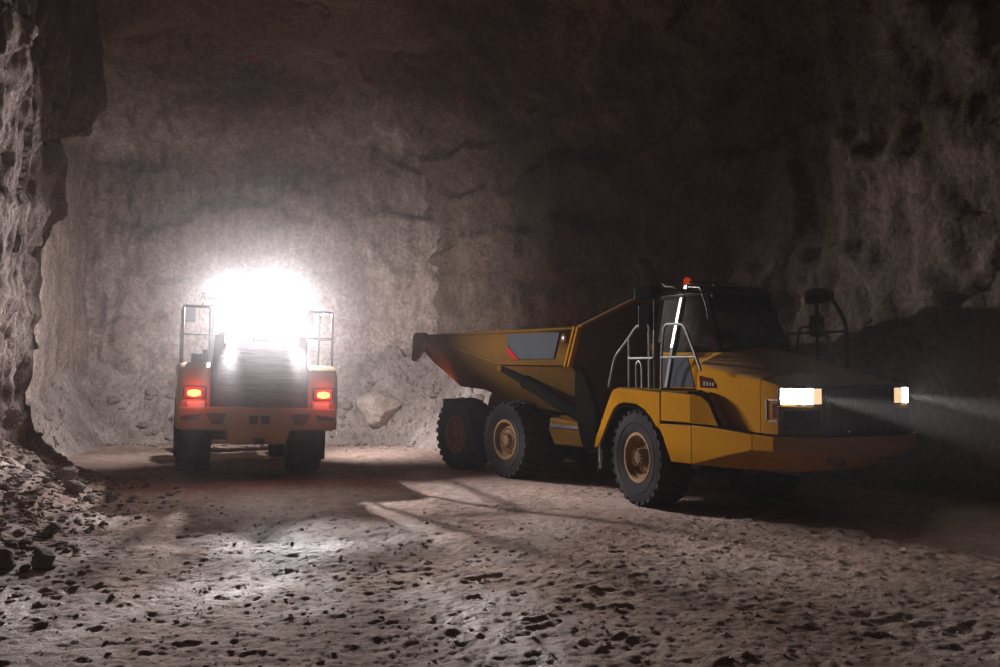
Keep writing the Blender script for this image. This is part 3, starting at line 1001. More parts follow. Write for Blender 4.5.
# -- cab
A_T, A_B = (.82, .58, 3.50), (1.30, .68, 2.56)
def sy(p, s):
    return (p[0], p[1] * s, p[2])
cab_pts = dict(AT=A_T, AB=A_B, RT=(-.46, .58, 3.54), RB=(-.62, .68, 1.93), FB=(1.36, .68, 1.93), BT=(.17, .585, 3.5), BB=(-.16, .68, 1.95), WB=(-.56, .66, 2.58))
mb = MB()                                           # lower cab shell
mb.prism([(-.62, 1.93), (-.58, 2.56), (1.34, 2.54), (1.40, 1.93)], -.68, .68)
cab = mb.build('cab', M['yellow'], truck, .02)
for s in (-1, 1):
    mb = MB()
    mb.prism([(-.60, 1.97), (-.575, 2.5), (.40, 2.5), (.62, 1.97)], s * .675, s * .69)
    mb.build('side_panel', M['grey_panel'], cab, .004)
    mb = MB()
    mb.prism([(-.57, 1.975), (-.56, 2.13), (-.38, 1.975)], s * .69, s * .696)
    mb.build('red_stripe', M['red_panel'], cab)
    for nm, a, b, w, mat in (('front_pillar', A_T, A_B, .045, 'black_dull'), ('rear_pillar', (-.46, .58, 3.54), (-.57, .66, 2.54), .05, 'black_dull')):
        mb = MB()
        a3, b3 = sy(a, s), sy(b, s)
        mb.loft([[(p[0] - w, p[1] - w * .6, p[2]), (p[0] + w, p[1] - w * .6, p[2]), (p[0] + w, p[1] + w * .6, p[2]), (p[0] - w, p[1] + w * .6, p[2])] for p in (b3, a3)])
        mb.build(nm, M[mat], cab, .012)
    mb = MB()                                       # pale door pillar, continued below the window in a shaded colour
    w = .045
    mb.loft([[(x - w, y - .03, z), (x + w, y - .03, z), (x + w, y + .03, z), (x - w, y + .03, z)] for x, y, z in ((0.0, s * .70, 2.62), (.17, s * .61, 3.48))])
    mb.build('door_pillar', M['grey_steel'], cab, .01)
    mb = MB()
    mb.loft([[(x - w, y - .02, z), (x + w, y - .02, z), (x + w, y + .02, z), (x - w, y + .02, z)] for x, y, z in ((-.20, s * .70, 1.95), (0.0, s * .70, 2.62))])
    mb.build('door_edge', M['door_grey_shaded'], cab, .01)
    mb = MB()
    mb.loft([[(-.50, s * .585, 3.5), (.80, s * .585, 3.48)], [(-.56, s * .672, 2.56), (1.27, s * .672, 2.56)]], close=False)
    o = mb.build('side_window', M['glass'], cab)
    sd = o.modifiers.new('solid', 'SOLIDIFY')
    sd.thickness = .012
mb = MB()
mb.loft([[(.84, -.55, 3.48), (.84, .55, 3.48)], [(1.32, -.65, 2.58), (1.32, .65, 2.58)]], close=False)
o = mb.build('windshield', M['glass'], cab)
o.modifiers.new('solid', 'SOLIDIFY').thickness = .012
mb = MB()
mb.loft([[(-.48, -.55, 3.5), (-.48, .55, 3.5)], [(-.58, -.62, 2.58), (-.58, .62, 2.58)]], close=False)
o = mb.build('rear_window', M['glass'], cab)
o.modifiers.new('solid', 'SOLIDIFY').thickness = .012
mb = MB()                                           # roof, slightly domed, with a visor
mb.loft([[(x, -Y, 3.47), (x, -Y - .02, 3.53), (x, -Y * .8, zt - .03), (x, 0, zt), (x, Y * .8, zt - .03), (x, Y + .02, 3.53), (x, Y, 3.47)] for x, Y, zt in ((-.56, .6, 3.6), (-.45, .64, 3.65), (.4, .64, 3.68), (.85, .62, 3.64), (1.0, .56, 3.55))])
mb.build('cab_roof', M['gloss_black'], cab, .01)
mb = MB()                                           # visor band above the windshield
mb.loft([[(.83, -.6, 3.5), (.98, -.57, 3.52), (.95, -.58, 3.40), (.87, -.59, 3.40)], [(.83, .6, 3.5), (.98, .57, 3.52), (.95, .58, 3.40), (.87, .59, 3.40)]])
mb.build('sun_visor', M['gloss_black'], cab)
mb = MB()                                           # wiper
mb.tube([(1.36, .05, 2.58), (1.2, .1, 2.9), (1.07, .1, 3.2)], .013, 6)
mb.build('wiper', M['black'], cab)
mb = MB()
mb.span((-.1, -.26, 2.05), (.4, .26, 2.4))
mb.box((-.14, 0, 2.72), (.14, .5, .75))
mb.box((-.14, 0, 3.18), (.1, .28, .2))
mb.build('operator_seat', M['seat'], cab, .05, 3)
mb = MB()
mb.tube([(.78 + .1 * math.cos(a), .2 * math.sin(a), 2.68 + .17 * math.cos(a)) for a in np.linspace(0, 2 * math.pi, 25)], .016, 8)
mb.cyl((.8, 0, 2.67), (1.1, 0, 2.4), .035, 10)
mb.build('steering_wheel', M['black'], cab)
mb = MB()
mb.span((.98, -.6, 2.4), (1.28, .6, 2.56))
mb.build('dashboard', M['seat'], cab, .04)
mb = MB()                                           # yellow panel between cab and hood
mb.loft([[(1.30, -.66, 1.93), (1.30, -1.0, 1.93), (1.30, -1.0, 2.2), (1.30, -.66, 2.5)], [(.72, -.69, 1.93), (.72, -.74, 1.93), (.72, -.74, 2.3), (.72, -.69, 2.5)]])
mb.build('cowl_panel', M['yellow'], truck, .01)
# roof rail tubes
mb = MB()
for s in (-1, 1):
    mb.tube(rounded([(.95, s * .66, 2.78 + .3), (1.0, s * .70, 3.2), (.75, s * .66, 3.60), (.2, s * .60, 3.66)], .06), .014, 6)
mb.tube([(.2, -.5, 3.74), (.2, .5, 3.74)], .014, 6)
for y in (-.5, 0, .5):
    mb.cyl((.2, y, 3.6), (.2, y, 3.74), .012, 6)
mb.build('roof_rail', M['black'], truck)
# beacon and aerial
mb = MB()
mb.cyl((.12, -.48, 3.6), (.12, -.48, 3.66), .06, 16)
bc = mb.build('beacon', M['gloss_black'], truck)
mb = MB()
mb.lathe([(.001, .17), (.04, .16), (.062, .12), (.066, 0), (.001, 0)], 20, 'z', (.12, -.48, 3.655))
mb.build('beacon_lens', M['amber'], bc)
mb = MB()
mb.tube([(.05, -.58, 3.6), (-.1, -.62, 3.68), (-.3, -.64, 3.7), (-.4, -.64, 3.76)], .014, 6)
mb.build('aerial', M['black'], truck)
mb = MB()
mb.box((.3, -.58, 3.64), (.09, .12, .09))
wl = mb.build('work_light', M['gloss_black'], truck, .015)
mb = MB()
mb.box((.352, -.58, 3.64), (.012, .09, .06))
mb.build('lens', M['grey_steel'], wl, .01)

# -- handrails, right side of the machine and their mirror on the far side
for s in (-1, 1):
    y = s * 1.36
    if s > 0:
        mb = MB()
        mb.tube(rounded([(.45, y + .04, 2.88), (1.78, y + .04, 2.88), (1.82, y + .04, 2.3)], .06), .02, 8)
        mb.build('handrail', M['tube_steel'], truck)
    mb = MB()
    mb.tube(rounded([(.30, y, 2.99), (-.06, y, 3.0), (-.33, y, 2.80), (-.80, y, 2.48), (-1.03, y, 1.95)], .1), .022, 8)
    mb.tube([(-.33, y, 2.80), (-.33, y, 1.95)], .02, 8)
    mb.tube(rounded([(-.33, y, 2.45), (.44, y, 2.45), (.46, y, 2.9)], .05), .02, 8)
    mb.tube([(.31, y, 2.99), (.31, y, 1.95)], .024, 8)
    mb.build('handrail', M['rail_steel'], truck)
    mb = MB()
    mb.tube(rounded([(.66, y, 1.95), (.67, y, 2.5), (.76, y, 2.99), (1.30, y, 2.97), (1.74, y, 2.25)], .12), .022, 8)
    mb.tube([(.67, y, 2.46), (1.6, y, 2.46)], .02, 8)
    mb.build('handrail', M['rail_steel'], truck)
    mb = MB()                                       # ladder loop between the rails
    mb.tube(rounded([(-.12, y - s * .02, 1.95), (-.14, y - s * .02, 2.34), (-.05, y - s * .02, 2.42), (.04, y - s * .02, 2.34), (.05, y - s * .02, 1.95)], .06), .018, 8)
    mb.build('grab_handle', M['rail_steel'], truck)
    mb = MB()                                       # yellow post
    mb.span((.05, s * 1.08 - .05, 1.93), (.15, s * 1.08 + .05, 2.62))
    mb.box((.08, s * 1.08, 2.64), (.24, .16, .14))
    mb.build('rail_post', M['yellow_dusty_dim'], truck, .02)
# near mirror group
mb = MB()
mb.box((.22, -1.32, 3.52), (.48, .22, .22), Matrix.Rotation(R(8), 3, 'Z'))
mr = mb.build('mirror', M['black_dull'], truck, .06, 3)
mb = MB()
mb.box((-.03, -1.36, 3.52), (.012, .16, .17), Matrix.Rotation(R(8), 3, 'Z'))
mb.build('mirror_glass', M['mirror'], mr)
mb = MB()
mb.box((.22, -1.32, 3.13), (.28, .14, .46), Matrix.Rotation(R(10), 3, 'Z'))
mr = mb.build('mirror', M['black_dull'], truck, .05, 3)
mb = MB()
mb.box((.06, -1.36, 3.13), (.012, .11, .38), Matrix.Rotation(R(10), 3, 'Z'))
mb.build('mirror_glass', M['mirror'], mr)
mb = MB()
mb.tube(rounded([(.42, -1.33, 2.0), (.42, -1.33, 3.42), (.62, -1.1, 3.56), (.72, -.62, 3.52)], .08), .02, 8)
mb.tube([(.42, -1.33, 3.42), (.2, -1.33, 3.42)], .018, 8)
mb.build('mirror_arm', M['tube_steel'], truck)
# far mirror group
mb = MB()
mb.loft([[(.92, 1.32, 3.44), (.92, 1.5, 3.44), (.92, 1.5, 3.54), (.92, 1.32, 3.54)], [(1.0, 1.27, 3.36), (1.0, 1.55, 3.36), (1.0, 1.55, 3.60), (1.0, 1.27, 3.60)],
         [(1.30, 1.27, 3.40), (1.30, 1.55, 3.40), (1.30, 1.55, 3.62), (1.30, 1.27, 3.62)], [(1.46, 1.3, 3.42), (1.46, 1.5, 3.42), (1.46, 1.5, 3.54), (1.46, 1.3, 3.54)]])
mr = mb.build('mirror', M['gloss_black'], truck, .03, 3)
mb = MB()
mb.box((1.16, 1.40, 3.37), (.14, .14, .03))
mb.build('mirror_glass', M['mirror'], mr, .02)
mb = MB()
mb.box((1.15, 1.40, 2.99), (.13, .24, .36))
mr = mb.build('mirror', M['gloss_black'], truck, .04, 3)
mb = MB()
mb.box((1.16, 1.276, 2.99), (.09, .012, .28))
mb.build('mirror_glass', M['mirror'], mr)
mb = MB()
mb.tube(rounded([(1.15, 1.4, 1.95), (1.15, 1.4, 3.45)], .1), .03, 8)
mb.tube(rounded([(1.40, 1.4, 3.52), (1.60, 1.4, 3.32), (1.82, 1.4, 3.0), (1.82, 1.4, 2.2)], .15), .034, 8)
mb.build('mirror_arm', M['gloss_black'], truck)

# -- rear unit: frame
mb = MB()
for s in (-1, 1):
    mb.prism([(-2.7, .95), (-2.7, 1.25), (.8, 1.3), (2.2, 1.25), (2.9, 1.2), (2.9, .8), (1.6, .8), (.8, .98)], s * .38, s * .56)
mb.span((2.4, -.5, .8), (2.9, .5, 1.2))
mb.cyl((2.9, 0, 1.0), (3.3, 0, 1.0), .26, 20)
rearpart(mb.build('rear_frame', M['yellow_dusty_dim'], truck, .02))
mb = MB()
for x in (0, -1.98):
    mb.cyl((x, -.84, .78), (x, .84, .78), .16, 18)
    mb.lathe([(.01, -.3), (.26, -.26), (.33, 0), (.26, .3), (.01, .34)], 20, 'y', (x, 0, .78))
for s in (-1, 1):
    mb.prism([(-2.1, .72), (-1.98, .98), (-1.0, 1.1), (0, .98), (.15, .72), (-1.0, .82)], s * .62, s * .76)
rearpart(mb.build('rear_axle', M['black'], truck, .02))
for s in (-1, 1):
    mb = MB()                                       # tank and step in front of the middle wheels
    mb.prism([(1.45, .78), (1.25, 1.05), (1.3, 1.30), (2.5, 1.22), (2.98, 1.1), (2.98, .78)], s * .6, s * 1.22)
    tk = rearpart(mb.build('side_tank', M['yellow_dusty_dim'], truck, .03))
    mb = MB()
    mb.span((1.35, s * 1.19, 1.12), (2.9, s * 1.25, 1.18))
    mb.build('tank_rail', M['black'], tk)
    mb = MB()
    mb.box((2.15, s * 1.28, 1.5), (.1, .02, .06))
    mb.build('side_reflector', M['red_panel'], tk)
    # black rubber guard at the body front
    g = [(2.33, 1.30), (2.27, 1.9), (2.29, 2.18), (2.36, 2.29), (2.46, 2.27), (2.62, 2.08), (2.80, 1.78), (2.92, 1.5), (2.93, .86), (2.86, .80), (2.52, .80), (2.44, .95)]
    mb = MB()
    mb.prism(g, s * 1.26, s * 1.38)
    rearpart(mb.build('side_guard', M['black_dull'], truck, .03, 3))
    # hoist cylinder
    mb = MB()
    a, b = Vector((2.55, s * 1.22, 1.28)), Vector((-.17, s * 1.34, 2.28))
    m_ = a.lerp(b, .70)
    mb.cyl(a, m_, .125, 20)
    mb.cyl(m_, a.lerp(b, .72), .14, 20)
    hc = rearpart(mb.build('hoist_cylinder', M['black_dull'], truck, .008))
    mb = MB()
    mb.cyl(m_, b, .085, 16)
    mb.build('piston_rod', M['black_dull'], hc)
    mb = MB()
    mb.cyl((b.x, s * 1.20, b.z), (b.x, s * 1.44, b.z), .08, 16)
    mb.span((b.x - .1, s * 1.2, b.z - .02), (b.x + .1, s * 1.42, b.z + .18))
    mb.build('pivot_lug', M['yellow_dusty_dim'], hc, .01)
    for x in (0, -1.98):
        e = wheel(truck, 0, 0, 0, WM_REAR, s, 0)
        e.location = REAR_LOC + Matrix.Rotation(R(AF - AR), 3, 'Z') @ Vector((x, s * 1.14, .79))
        e.rotation_euler = (0, random.uniform(0, 1), R(AF - AR) + (0 if s < 0 else math.pi))

# -- dump body: a hollow tray
BX = [-3.78, -3.35, -2.83, -1.89, -1.2, -.24, 1.0, 2.24]
def zb(x):
    return float(np.interp(x, [-3.78, -3.35, -2.83, -1.89, -1.2, -.24, 1.0, 2.24], [2.46, 2.2, 1.86, 1.80, 1.60, 1.45, 1.38, 1.34]))
def zc(x):
    return float(np.interp(x, [-4, -3.0, -.24, 2.3], [3.03, 3.01, 2.38, 2.355]))
def ztop(x):
    return 3.045
def bw(x):
    return 1.42
secs = []
for x in BX:
    w = float(np.interp(x, [-3.78, -2.8, -1.2, 2.24], [.95, .72, .58, .52]))
    h1 = zc(x) * .52 + zb(x) * .48
    y1 = 1.42 * .6 + w * .4
    secs.append([(x, -1.42, ztop(x)), (x, -1.42, zc(x)), (x, -y1, h1), (x, -w, zb(x)), (x, w, zb(x)), (x, y1, h1), (x, 1.42, zc(x)), (x, 1.42, ztop(x))])
lean = secs[-1]                                     # the front ring leans forward at the top
secs[-1] = [(2.52 if z > 3 else (2.24 if z > 2.2 else (2.17 if z > 1.6 else 2.12)), y, z) for x, y, z in lean]
mb = MB()
mb.loft(secs, close=False)
f = [mb.bm.verts.new(p) for p in secs[-1]]
pk = [mb.bm.verts.new(p) for p in ((2.78, .36, 3.56), (2.78, -.36, 3.56))]
mb.bm.faces.new((f[0], f[1], f[6], f[7]))
mb.bm.faces.new((f[1], f[2], f[5], f[6]))
mb.bm.faces.new((f[2], f[3], f[4], f[5]))
mb.bm.faces.new((f[7], pk[0], pk[1], f[0]))
body = mb.build('dump_body', M['yellow_dusty_dim'], truck, weld=True)
sd = body.modifiers.new('solid', 'SOLIDIFY')
sd.thickness = .05
sd.offset = 0
rearpart(body)
for s in (-1, 1):
    mb = MB()                                       # top rail
    mb.span((-3.15, s * 1.39, 3.0), (2.5, s * 1.475, 3.06))
    mb.build('top_rail', M['yellow_dusty_dim'], body, .015)
    mb = MB()                                       # fold at the bottom of the upper side panel
    mb.loft([[(x, s * 1.38, z - .05), (x, s * 1.47, z - .03), (x, s * 1.47, z + .02), (x, s * 1.40, z + .03)] for x, z in ((-3.05, 3.0), (-.24, 2.385), (2.22, 2.36))])
    mb.build('side_fold', M['yellow_dusty_dim'], body)
    mb = MB()                                       # corner posts
    for dx in (0, -.11):
        mb.loft([[(2.50 + dx, s * 1.40, 3.06), (2.555 + dx, s * 1.40, 3.06), (2.555 + dx, s * 1.50, 3.06), (2.50 + dx, s * 1.50, 3.06)],
                 [(2.20 + dx, s * 1.40, 2.30), (2.255 + dx, s * 1.40, 2.30), (2.255 + dx, s * 1.50, 2.30), (2.20 + dx, s * 1.50, 2.30)]])
    mb.build('corner_post', M['yellow'], body, .008)
    mb = MB()                                       # spill guard edge
    mb.loft([[(2.50, s * 1.46, 3.02), (2.60, s * 1.46, 3.02), (2.60, s * 1.46, 3.08), (2.50, s * 1.46, 3.08)], [(2.74, s * .36, 3.54), (2.84, s * .36, 3.54), (2.84, s * .36, 3.60), (2.74, s * .36, 3.60)]])
    mb.build('spill_guard_edge', M['yellow'], body, .01)
    mb = MB()                                       # grey panel with red slash
    mb.prism([(.14, 2.97), (1.93, 2.965), (1.74, 2.46), (.60, 2.45), (.14, 2.77)], s * 1.42, s * 1.462)
    mb.build('grey_side_panel', M['grey_panel'], body, .003)
    mb = MB()
    mb.prism([(.14, 2.75), (.585, 2.45), (.37, 2.45), (.14, 2.60)], s * 1.42, s * 1.462)
    mb.build('red_slash', M['red_panel'], body, .003)
    mb = MB()
    mb.lathe([(.09, 1.42), (.085, 1.47), (.045, 1.475), (.04, 1.44), (.001, 1.44)] if s > 0 else [(.09, -1.42), (.085, -1.47), (.045, -1.475), (.04, -1.44), (.001, -1.44)], 18, 'y', (2.06, 0, 2.85))
    mb.build('lifting_eye', M['yellow_dusty_dim'], body)
    mb = MB()
    mb.lathe([(.036, s * 1.475), (.001, s * 1.475)], 12, 'y', (2.06, 0, 2.85))
    mb.build('eye_hole', M['black'], body)
    mb = MB()                                       # upright tail lip
    mb.prism([(-3.88, 2.46), (-3.80, 3.06), (-3.68, 3.12), (-3.3, 3.11), (-3.16, 3.03), (-3.24, 2.93), (-3.40, 2.66), (-3.62, 2.5), (-3.76, 2.42)], s * 1.40, s * 1.50)
    mb.build('tail_lip', M['yellow_dusty_dim'], body, .015)
mb = MB()
mb.loft([[(2.74, -.37, 3.54), (2.84, -.37, 3.54), (2.84, -.37, 3.60), (2.74, -.37, 3.60)], [(2.74, .37, 3.54), (2.84, .37, 3.54), (2.84, .37, 3.60), (2.74, .37, 3.60)]])
mb.build('spill_guard_edge', M['yellow'], body, .01)
mb = MB()                                           # ribs under the tray
for x in (-1.5, -.2, 1.2):
    mb.loft([[(x - .06, -w, z), (x + .06, -w, z), (x + .06, -w, z - .12), (x - .06, -w, z - .12)] for w, z in ((.56, zb(x) + .01), (0, zb(x) + .01), (-.56, zb(x) + .01))])
mb.build('floor_ribs', M['yellow_dusty_dim'], body, .01)
for s in (-1, 1):                                   # tail lamps under the tray
    mb = MB()
    mb.span((-2.86, s * .92, 1.36), (-2.72, s * 1.22, 1.56))
    tb = rearpart(mb.build('tail_lamp', M['black'], truck, .01))
    mb = MB()
    mb.span((-2.90, s * .95, 1.40), (-2.86, s * 1.19, 1.54))
    mb.build('lens', M['truck_tail'], tb)
    mb = MB()
    mb.span((-2.76, s * .5, 1.1), (-2.62, s * 1.1, 1.38))
    rearpart(mb.build('lamp_bracket', M['black'], truck))

# ------------------------------------------------------------------ wheel loader
LH = Vector((-0.334, 0.9426, 0))
LYAW = math.atan2(LH.y, LH.x)
loader = empty('wheel_loader', (-4.89, 19.35, 0))
loader.rotation_mode = 'XYZ'
loader.matrix_basis = Matrix.Translation((-4.89, 19.35, .03)) @ Matrix.Rotation(LYAW, 4, 'Z') @ Matrix.Rotation(R(1.6), 4, 'X')
tag(loader, 'orange-yellow wheel loader seen from behind with blazing roof lights and red tail lights', 'wheel loader')
for x in (2.05, 5.5):
    for s in (-1, 1):
        wheel(loader, x, s * 1.17, .86, WM_LOADER, s, 0)
# hood with louvred rear door
mb = MB()
mb.loft([[(x, -yb, 1.2), (x, -yb, 1.6), (x, -yt, zt - .12), (x, -yt + .08, zt), (x, yt - .08, zt), (x, yt, zt - .12), (x, yb, 1.6), (x, yb, 1.2)] for x, yb, yt, zt in ((.06, .93, .86, 2.93), (1.2, .93, .86, 2.97), (2.6, .93, .86, 3.0))])
lh = mb.build('engine_hood', M['loader_yellow'], loader, .02)
mb = MB()
mb.prism([(-.97, 1.43), (-.90, 2.90), (.90, 2.90), (.97, 1.43)], -.03, .06, plane='yz')
gd = mb.build('grille_door', M['grille'], loader, .02)
for k in range(8):
    z = 1.62 + .135 * k
    wdt = .91 - .07 * (z - 1.43) / 1.47 - .06
    mb = MB()
    mb.prism([(-.03, z - .045), (-.055, z - .03), (-.075, z + .02), (-.03, z + .05)], -wdt, wdt, plane='xz')
    mb.build('louvre', M['grille'], gd, .006)
mb = MB()                                           # visor lip over the grille, its lit edge painted white
mb.loft([[(-.16, -.86, 2.94), (-.16, -.86, 2.98), (.10, -.86, 3.02), (.10, -.86, 2.94)], [(-.2, -.6, 2.99), (-.2, -.6, 3.03), (.10, -.6, 3.06), (.10, -.6, 2.98)], [(-.2, .6, 2.99), (-.2, .6, 3.03), (.10, .6, 3.06), (.10, .6, 2.98)], [(-.16, .86, 2.88), (-.16, .86, 2.92), (.10, .86, 3.0), (.10, .86, 2.92)]])
mb.build('visor_lip', M['white'], loader, .008)
for s in (-1, 1):
    mb = MB()
    mb.box((-.06, s * .575, 2.81), (.12, .31, .2))
    q = mb.build('hood_light', M['gloss_black'], loader, .02)
    mb = MB()
    mb.box((-.125, s * .575, 2.81), (.02, .27, .16))
    mb.build('lens', M['lamp2'], q, .008)
mb = MB()                                           # camera between the hood lights
mb.box((-.05, 0, 2.83), (.08, .34, .07))
mb.build('camera_bar', M['black'], loader, .01)
# counterweight
mb = MB()
cw = [(-1.54, 1.46), (-1.56, 1.12), (-1.48, 1.0), (-.62, 1.0), (-.54, .72), (.54, .72), (.62, 1.0), (1.48, 1.0), (1.56, 1.12), (1.54, 1.46)]
mb.prism(cw, -.14, 1.0, plane='yz')
ct = mb.build('counterweight', M['loader_yellow'], loader, .035, 3)
for s in (-1, 1):
    mb = MB()
    mb.prism([(s * .62, 1.34), (s * 1.02, 1.34), (s * .90, 1.12), (s * .70, 1.14)], -.155, -.13, plane='yz')
    mb.build('lift_recess', M['rust'], ct, .01)
    mb = MB()
    mb.box((-.15, s * .115, 1.22), (.03, .17, .16))
    mb.build('plate', M['black'], ct, .006)
    mb = MB()
    mb.prism([(s * 1.1, 1.33), (s * 1.5, 1.28), (s * 1.5, 1.20), (s * 1.16, 1.22)], -.15, -.13, plane='yz')
    mb.build('corner_recess', M['rust'], ct, .006)
mb = MB()
mb.cyl((-.14, 0, .78), (-.3, 0, .78), .03, 10)
mb.span((-.3, -.1, .74), (-.12, .1, .76))
mb.span((-.3, -.1, .82), (-.12, .1, .84))
mb.build('tow_hitch', M['black'], loader)
# fenders with tail lamps, steps
for s in (-1, 1):
    mb = MB()
    fp = [(-.10, 1.02), (-.10, 1.9), (-.02, 2.22), (.18, 2.33), (2.9, 2.33), (2.9, 2.2), (1.2, 2.0), (1.05, 1.85), (1.02, 1.02)]
    mb.loft([[(x, s * .95, z) for x, z in fp], [(x, s * 1.45, z) for x, z in fp], [(x + (.03 if x < 1 else 0), s * 1.53, z - (.03 if z > 2.2 else 0)) for x, z in fp], [(x + (.10 if x < 1 else 0), s * 1.57, z - (.1 if z > 2.2 else 0)) for x, z in fp]])
    fb = mb.build('fender', M['loader_yellow'], loader, .015)
    mb = MB()
    mb.box((-.11, s * 1.26, 1.74), (.05, .40, .24))
    tl = mb.build('tail_lamp', M['red_panel'], loader, .02)
    mb = MB()
    mb.box((-.14, s * 1.26, 1.73), (.03, .26, .12))
    mb.build('lens', M['tail'], tl, .02)
    mb = MB()
    mb.lathe([(.001, -.175), (.06, -.17), (.065, -.15)], 20, 'x', (0, 0, 0))
    for v in mb.bm.verts:
        v.co = (v.co.x, v.co.y * 1.9 + s * 1.26, v.co.z + 1.73)
    mb.build('bulb', M['tailcore'], tl, .015)
    mb = MB()
    mb.box((-.115, s * 1.22, 1.50), (.03, .34, .12))
    mb.build('reflector', M['white'], fb, .01)
    mb = MB()                                       # mud flap
    mb.span((1.02, s * .86, .32), (1.06, s * 1.52, 1.1))
    mb.build('mud_flap', M['rubber'], loader, .008)
    # platform rail
    y = s * 1.50
    mb = MB()
    mb.tube(rounded([(.35, s * 1.50, 2.28), (.42, y, 2.8), (.5, y, 3.46), (2.2, y, 3.5), (2.25, y, 2.3)], .06), .024, 8)
    mb.tube([(.43, y, 2.9), (2.2, y, 2.92)], .018, 8)
    mb.tube(rounded([(.55, s * .98, 2.3), (.52, s * .98, 3.46), (.5, y, 3.46)], .06), .022, 8)
    mb.tube([(.5, s * .98, 2.9), (.45, y, 2.9)], .018, 8)
    mb.build('handrail', M['tube_steel'], loader)
mb = MB()                                           # fire bottle box on the left platform
mb.box((.5, 1.22, 2.42), (.3, .2, .18))
mb.cyl((.45, 1.05, 2.33), (.45, 1.05, 2.6), .06, 14)
mb.build('filter_housing', M['black'], loader, .01)
for s in (-1, 1):                                   # mirrors beside the cab
    mb = MB()
    mb.box((2.9, s * 1.32, 3.45), (.1, .26, .40))
    mr = mb.build('mirror', M['black'], loader, .03)
    mb = MB()
    mb.tube([(2.9, s * 1.3, 3.62), (3.2, s * .82, 3.66)], .02, 8)
    mb.build('mirror_arm', M['black'], mr)
mb = MB()                                           # exhaust stack
mb.tube(rounded([(1.6, -.06, 2.98), (1.6, -.06, 3.5), (1.52, -.06, 3.62)], .05), .06, 14)
mb.build('exhaust_stack', M['grey_steel'], loader)
mb = MB()
mb.lathe([(.001, 3.0), (.16, 3.0), (.17, 3.2), (.13, 3.28), (.001, 3.3)], 20, 'z', (1.2, .5, 0))
mb.build('air_intake', M['black'], loader)
# cab
mb = MB()
mb.span((2.75, -.78, 1.5), (4.35, .78, 2.75))
lc = mb.build('cab', M['loader_yellow'], loader, .03)
for (x, x2) in ((2.8, 2.85), (4.3, 4.15)):
    for s in (-1, 1):
        mb = MB()
        mb.loft([[(q - .06, s * w - .05, z), (q + .06, s * w - .05, z), (q + .06, s * w + .05, z), (q - .06, s * w + .05, z)] for q, w, z in ((x, .74, 2.72), (x2, .68, 3.78))])
        mb.build('cab_post', M['black'], lc, .012)
mb = MB()
mb.loft([[(2.78, -.7, 2.74), (2.78, .7, 2.74)], [(2.83, -.64, 3.76), (2.83, .64, 3.76)]], close=False)
o = mb.build('rear_window', M['glass'], lc)
o.modifiers.new('solid', 'SOLIDIFY').thickness = .012
mb = MB()
mb.loft([[(4.33, -.7, 2.74), (4.33, .7, 2.74)], [(4.18, -.64, 3.76), (4.18, .64, 3.76)]], close=False)
o = mb.build('windshield', M['glass'], lc)
o.modifiers.new('solid', 'SOLIDIFY').thickness = .012
for s in (-1, 1):
    mb = MB()
    mb.loft([[(2.84, s * .76, 2.74), (4.26, s * .76, 2.74)], [(2.88, s * .70, 3.76), (4.12, s * .70, 3.76)]], close=False)
    o = mb.build('side_window', M['glass'], lc)
    o.modifiers.new('solid', 'SOLIDIFY').thickness = .012
mb = MB()
mb.loft([[(x, -Y, 3.76), (x, -Y - .02, zt - .03), (x, -Y + .06, zt), (x, Y - .06, zt), (x, Y + .02, zt - .03), (x, Y, 3.76)] for x, Y, zt in ((2.48, 1.02, 3.865), (2.6, 1.06, 3.89), (4.3, .90, 3.92), (4.45, .84, 3.84))])
mb.build('cab_roof', M['loader_yellow'], lc, .015)
mb = MB()
mb.box((3.3, 0, 2.95), (.5, .5, .12))
mb.box((3.08, 0, 3.28), (.14, .48, .6))
mb.build('operator_seat', M['seat'], lc, .05)
LAMPS_REAR = [(2.72, y, 4.03) for y in (.74, .46, -.46, -.74)]
LAMPS_FRONT = [(4.56, y, 3.95) for y in (.98, .5, -.5, -.98)]
for pts, d in ((LAMPS_REAR, -1), (LAMPS_FRONT, 1)):
    for (x, y, z) in pts:
        mb = MB()
        mb.lathe([(.001, 0), (.07, 0), (.11, d * -.14), (.12, d * -.16)] if False else [(.001, -d * .12), (.07, -d * .12), (.115, 0), (.115, d * .02)], 20, 'x', (x, y, z))
        mb.cyl((x - d * .06, y, z - .2), (x - d * .06, y, z - .05), .02, 8)
        q = mb.build('work_light', M['gloss_black'], loader)
        mb = MB()
        mb.lathe([(.001, d * .012), (.108, d * .008)], 20, 'x', (x, y, z))
        mb.build('lens', M['lamp'], q)
# frames, arms and bucket ahead of the cab
mb = MB()
mb.span((1.0, -.5, .7), (3.9, .5, 1.6))
mb.cyl((3.7, 0, .6), (3.7, 0, 1.7), .22, 18)
mb.cyl((2.05, -.85, .86), (2.05, .85, .86), .2, 18)
mb.build('rear_frame', M['black'], loader, .03)
mb = MB()
mb.prism([(3.9, .7), (3.9, 1.6), (4.7, 2.1), (5.6, 2.3), (6.0, 1.9), (6.1, .75)], -.5, .5)
mb.cyl((5.5, -.85, .86), (5.5, .85, .86), .2, 18)
mb.build('front_frame', M['loader_yellow'], loader, .03)
for s in (-1, 1):
    mb = MB()
    mb.prism([(5.2, 2.05), (5.3, 2.3), (6.2, 1.9), (7.4, .85), (7.6, .5), (7.4, .38), (7.1, .55), (6.1, 1.55)], s * .56, s * .72)
    mb.build('lift_arm', M['loader_yellow'], loader, .02)
mb = MB()
prof = [(7.45, 1.35), (7.25, 1.1), (7.2, .6), (7.35, .25), (7.7, .14), (8.7, .10), (8.7, .14), (7.75, .2), (7.45, .33), (7.32, .62), (7.36, 1.06), (7.52, 1.3)]
mb.prism(prof, -1.38, 1.38)
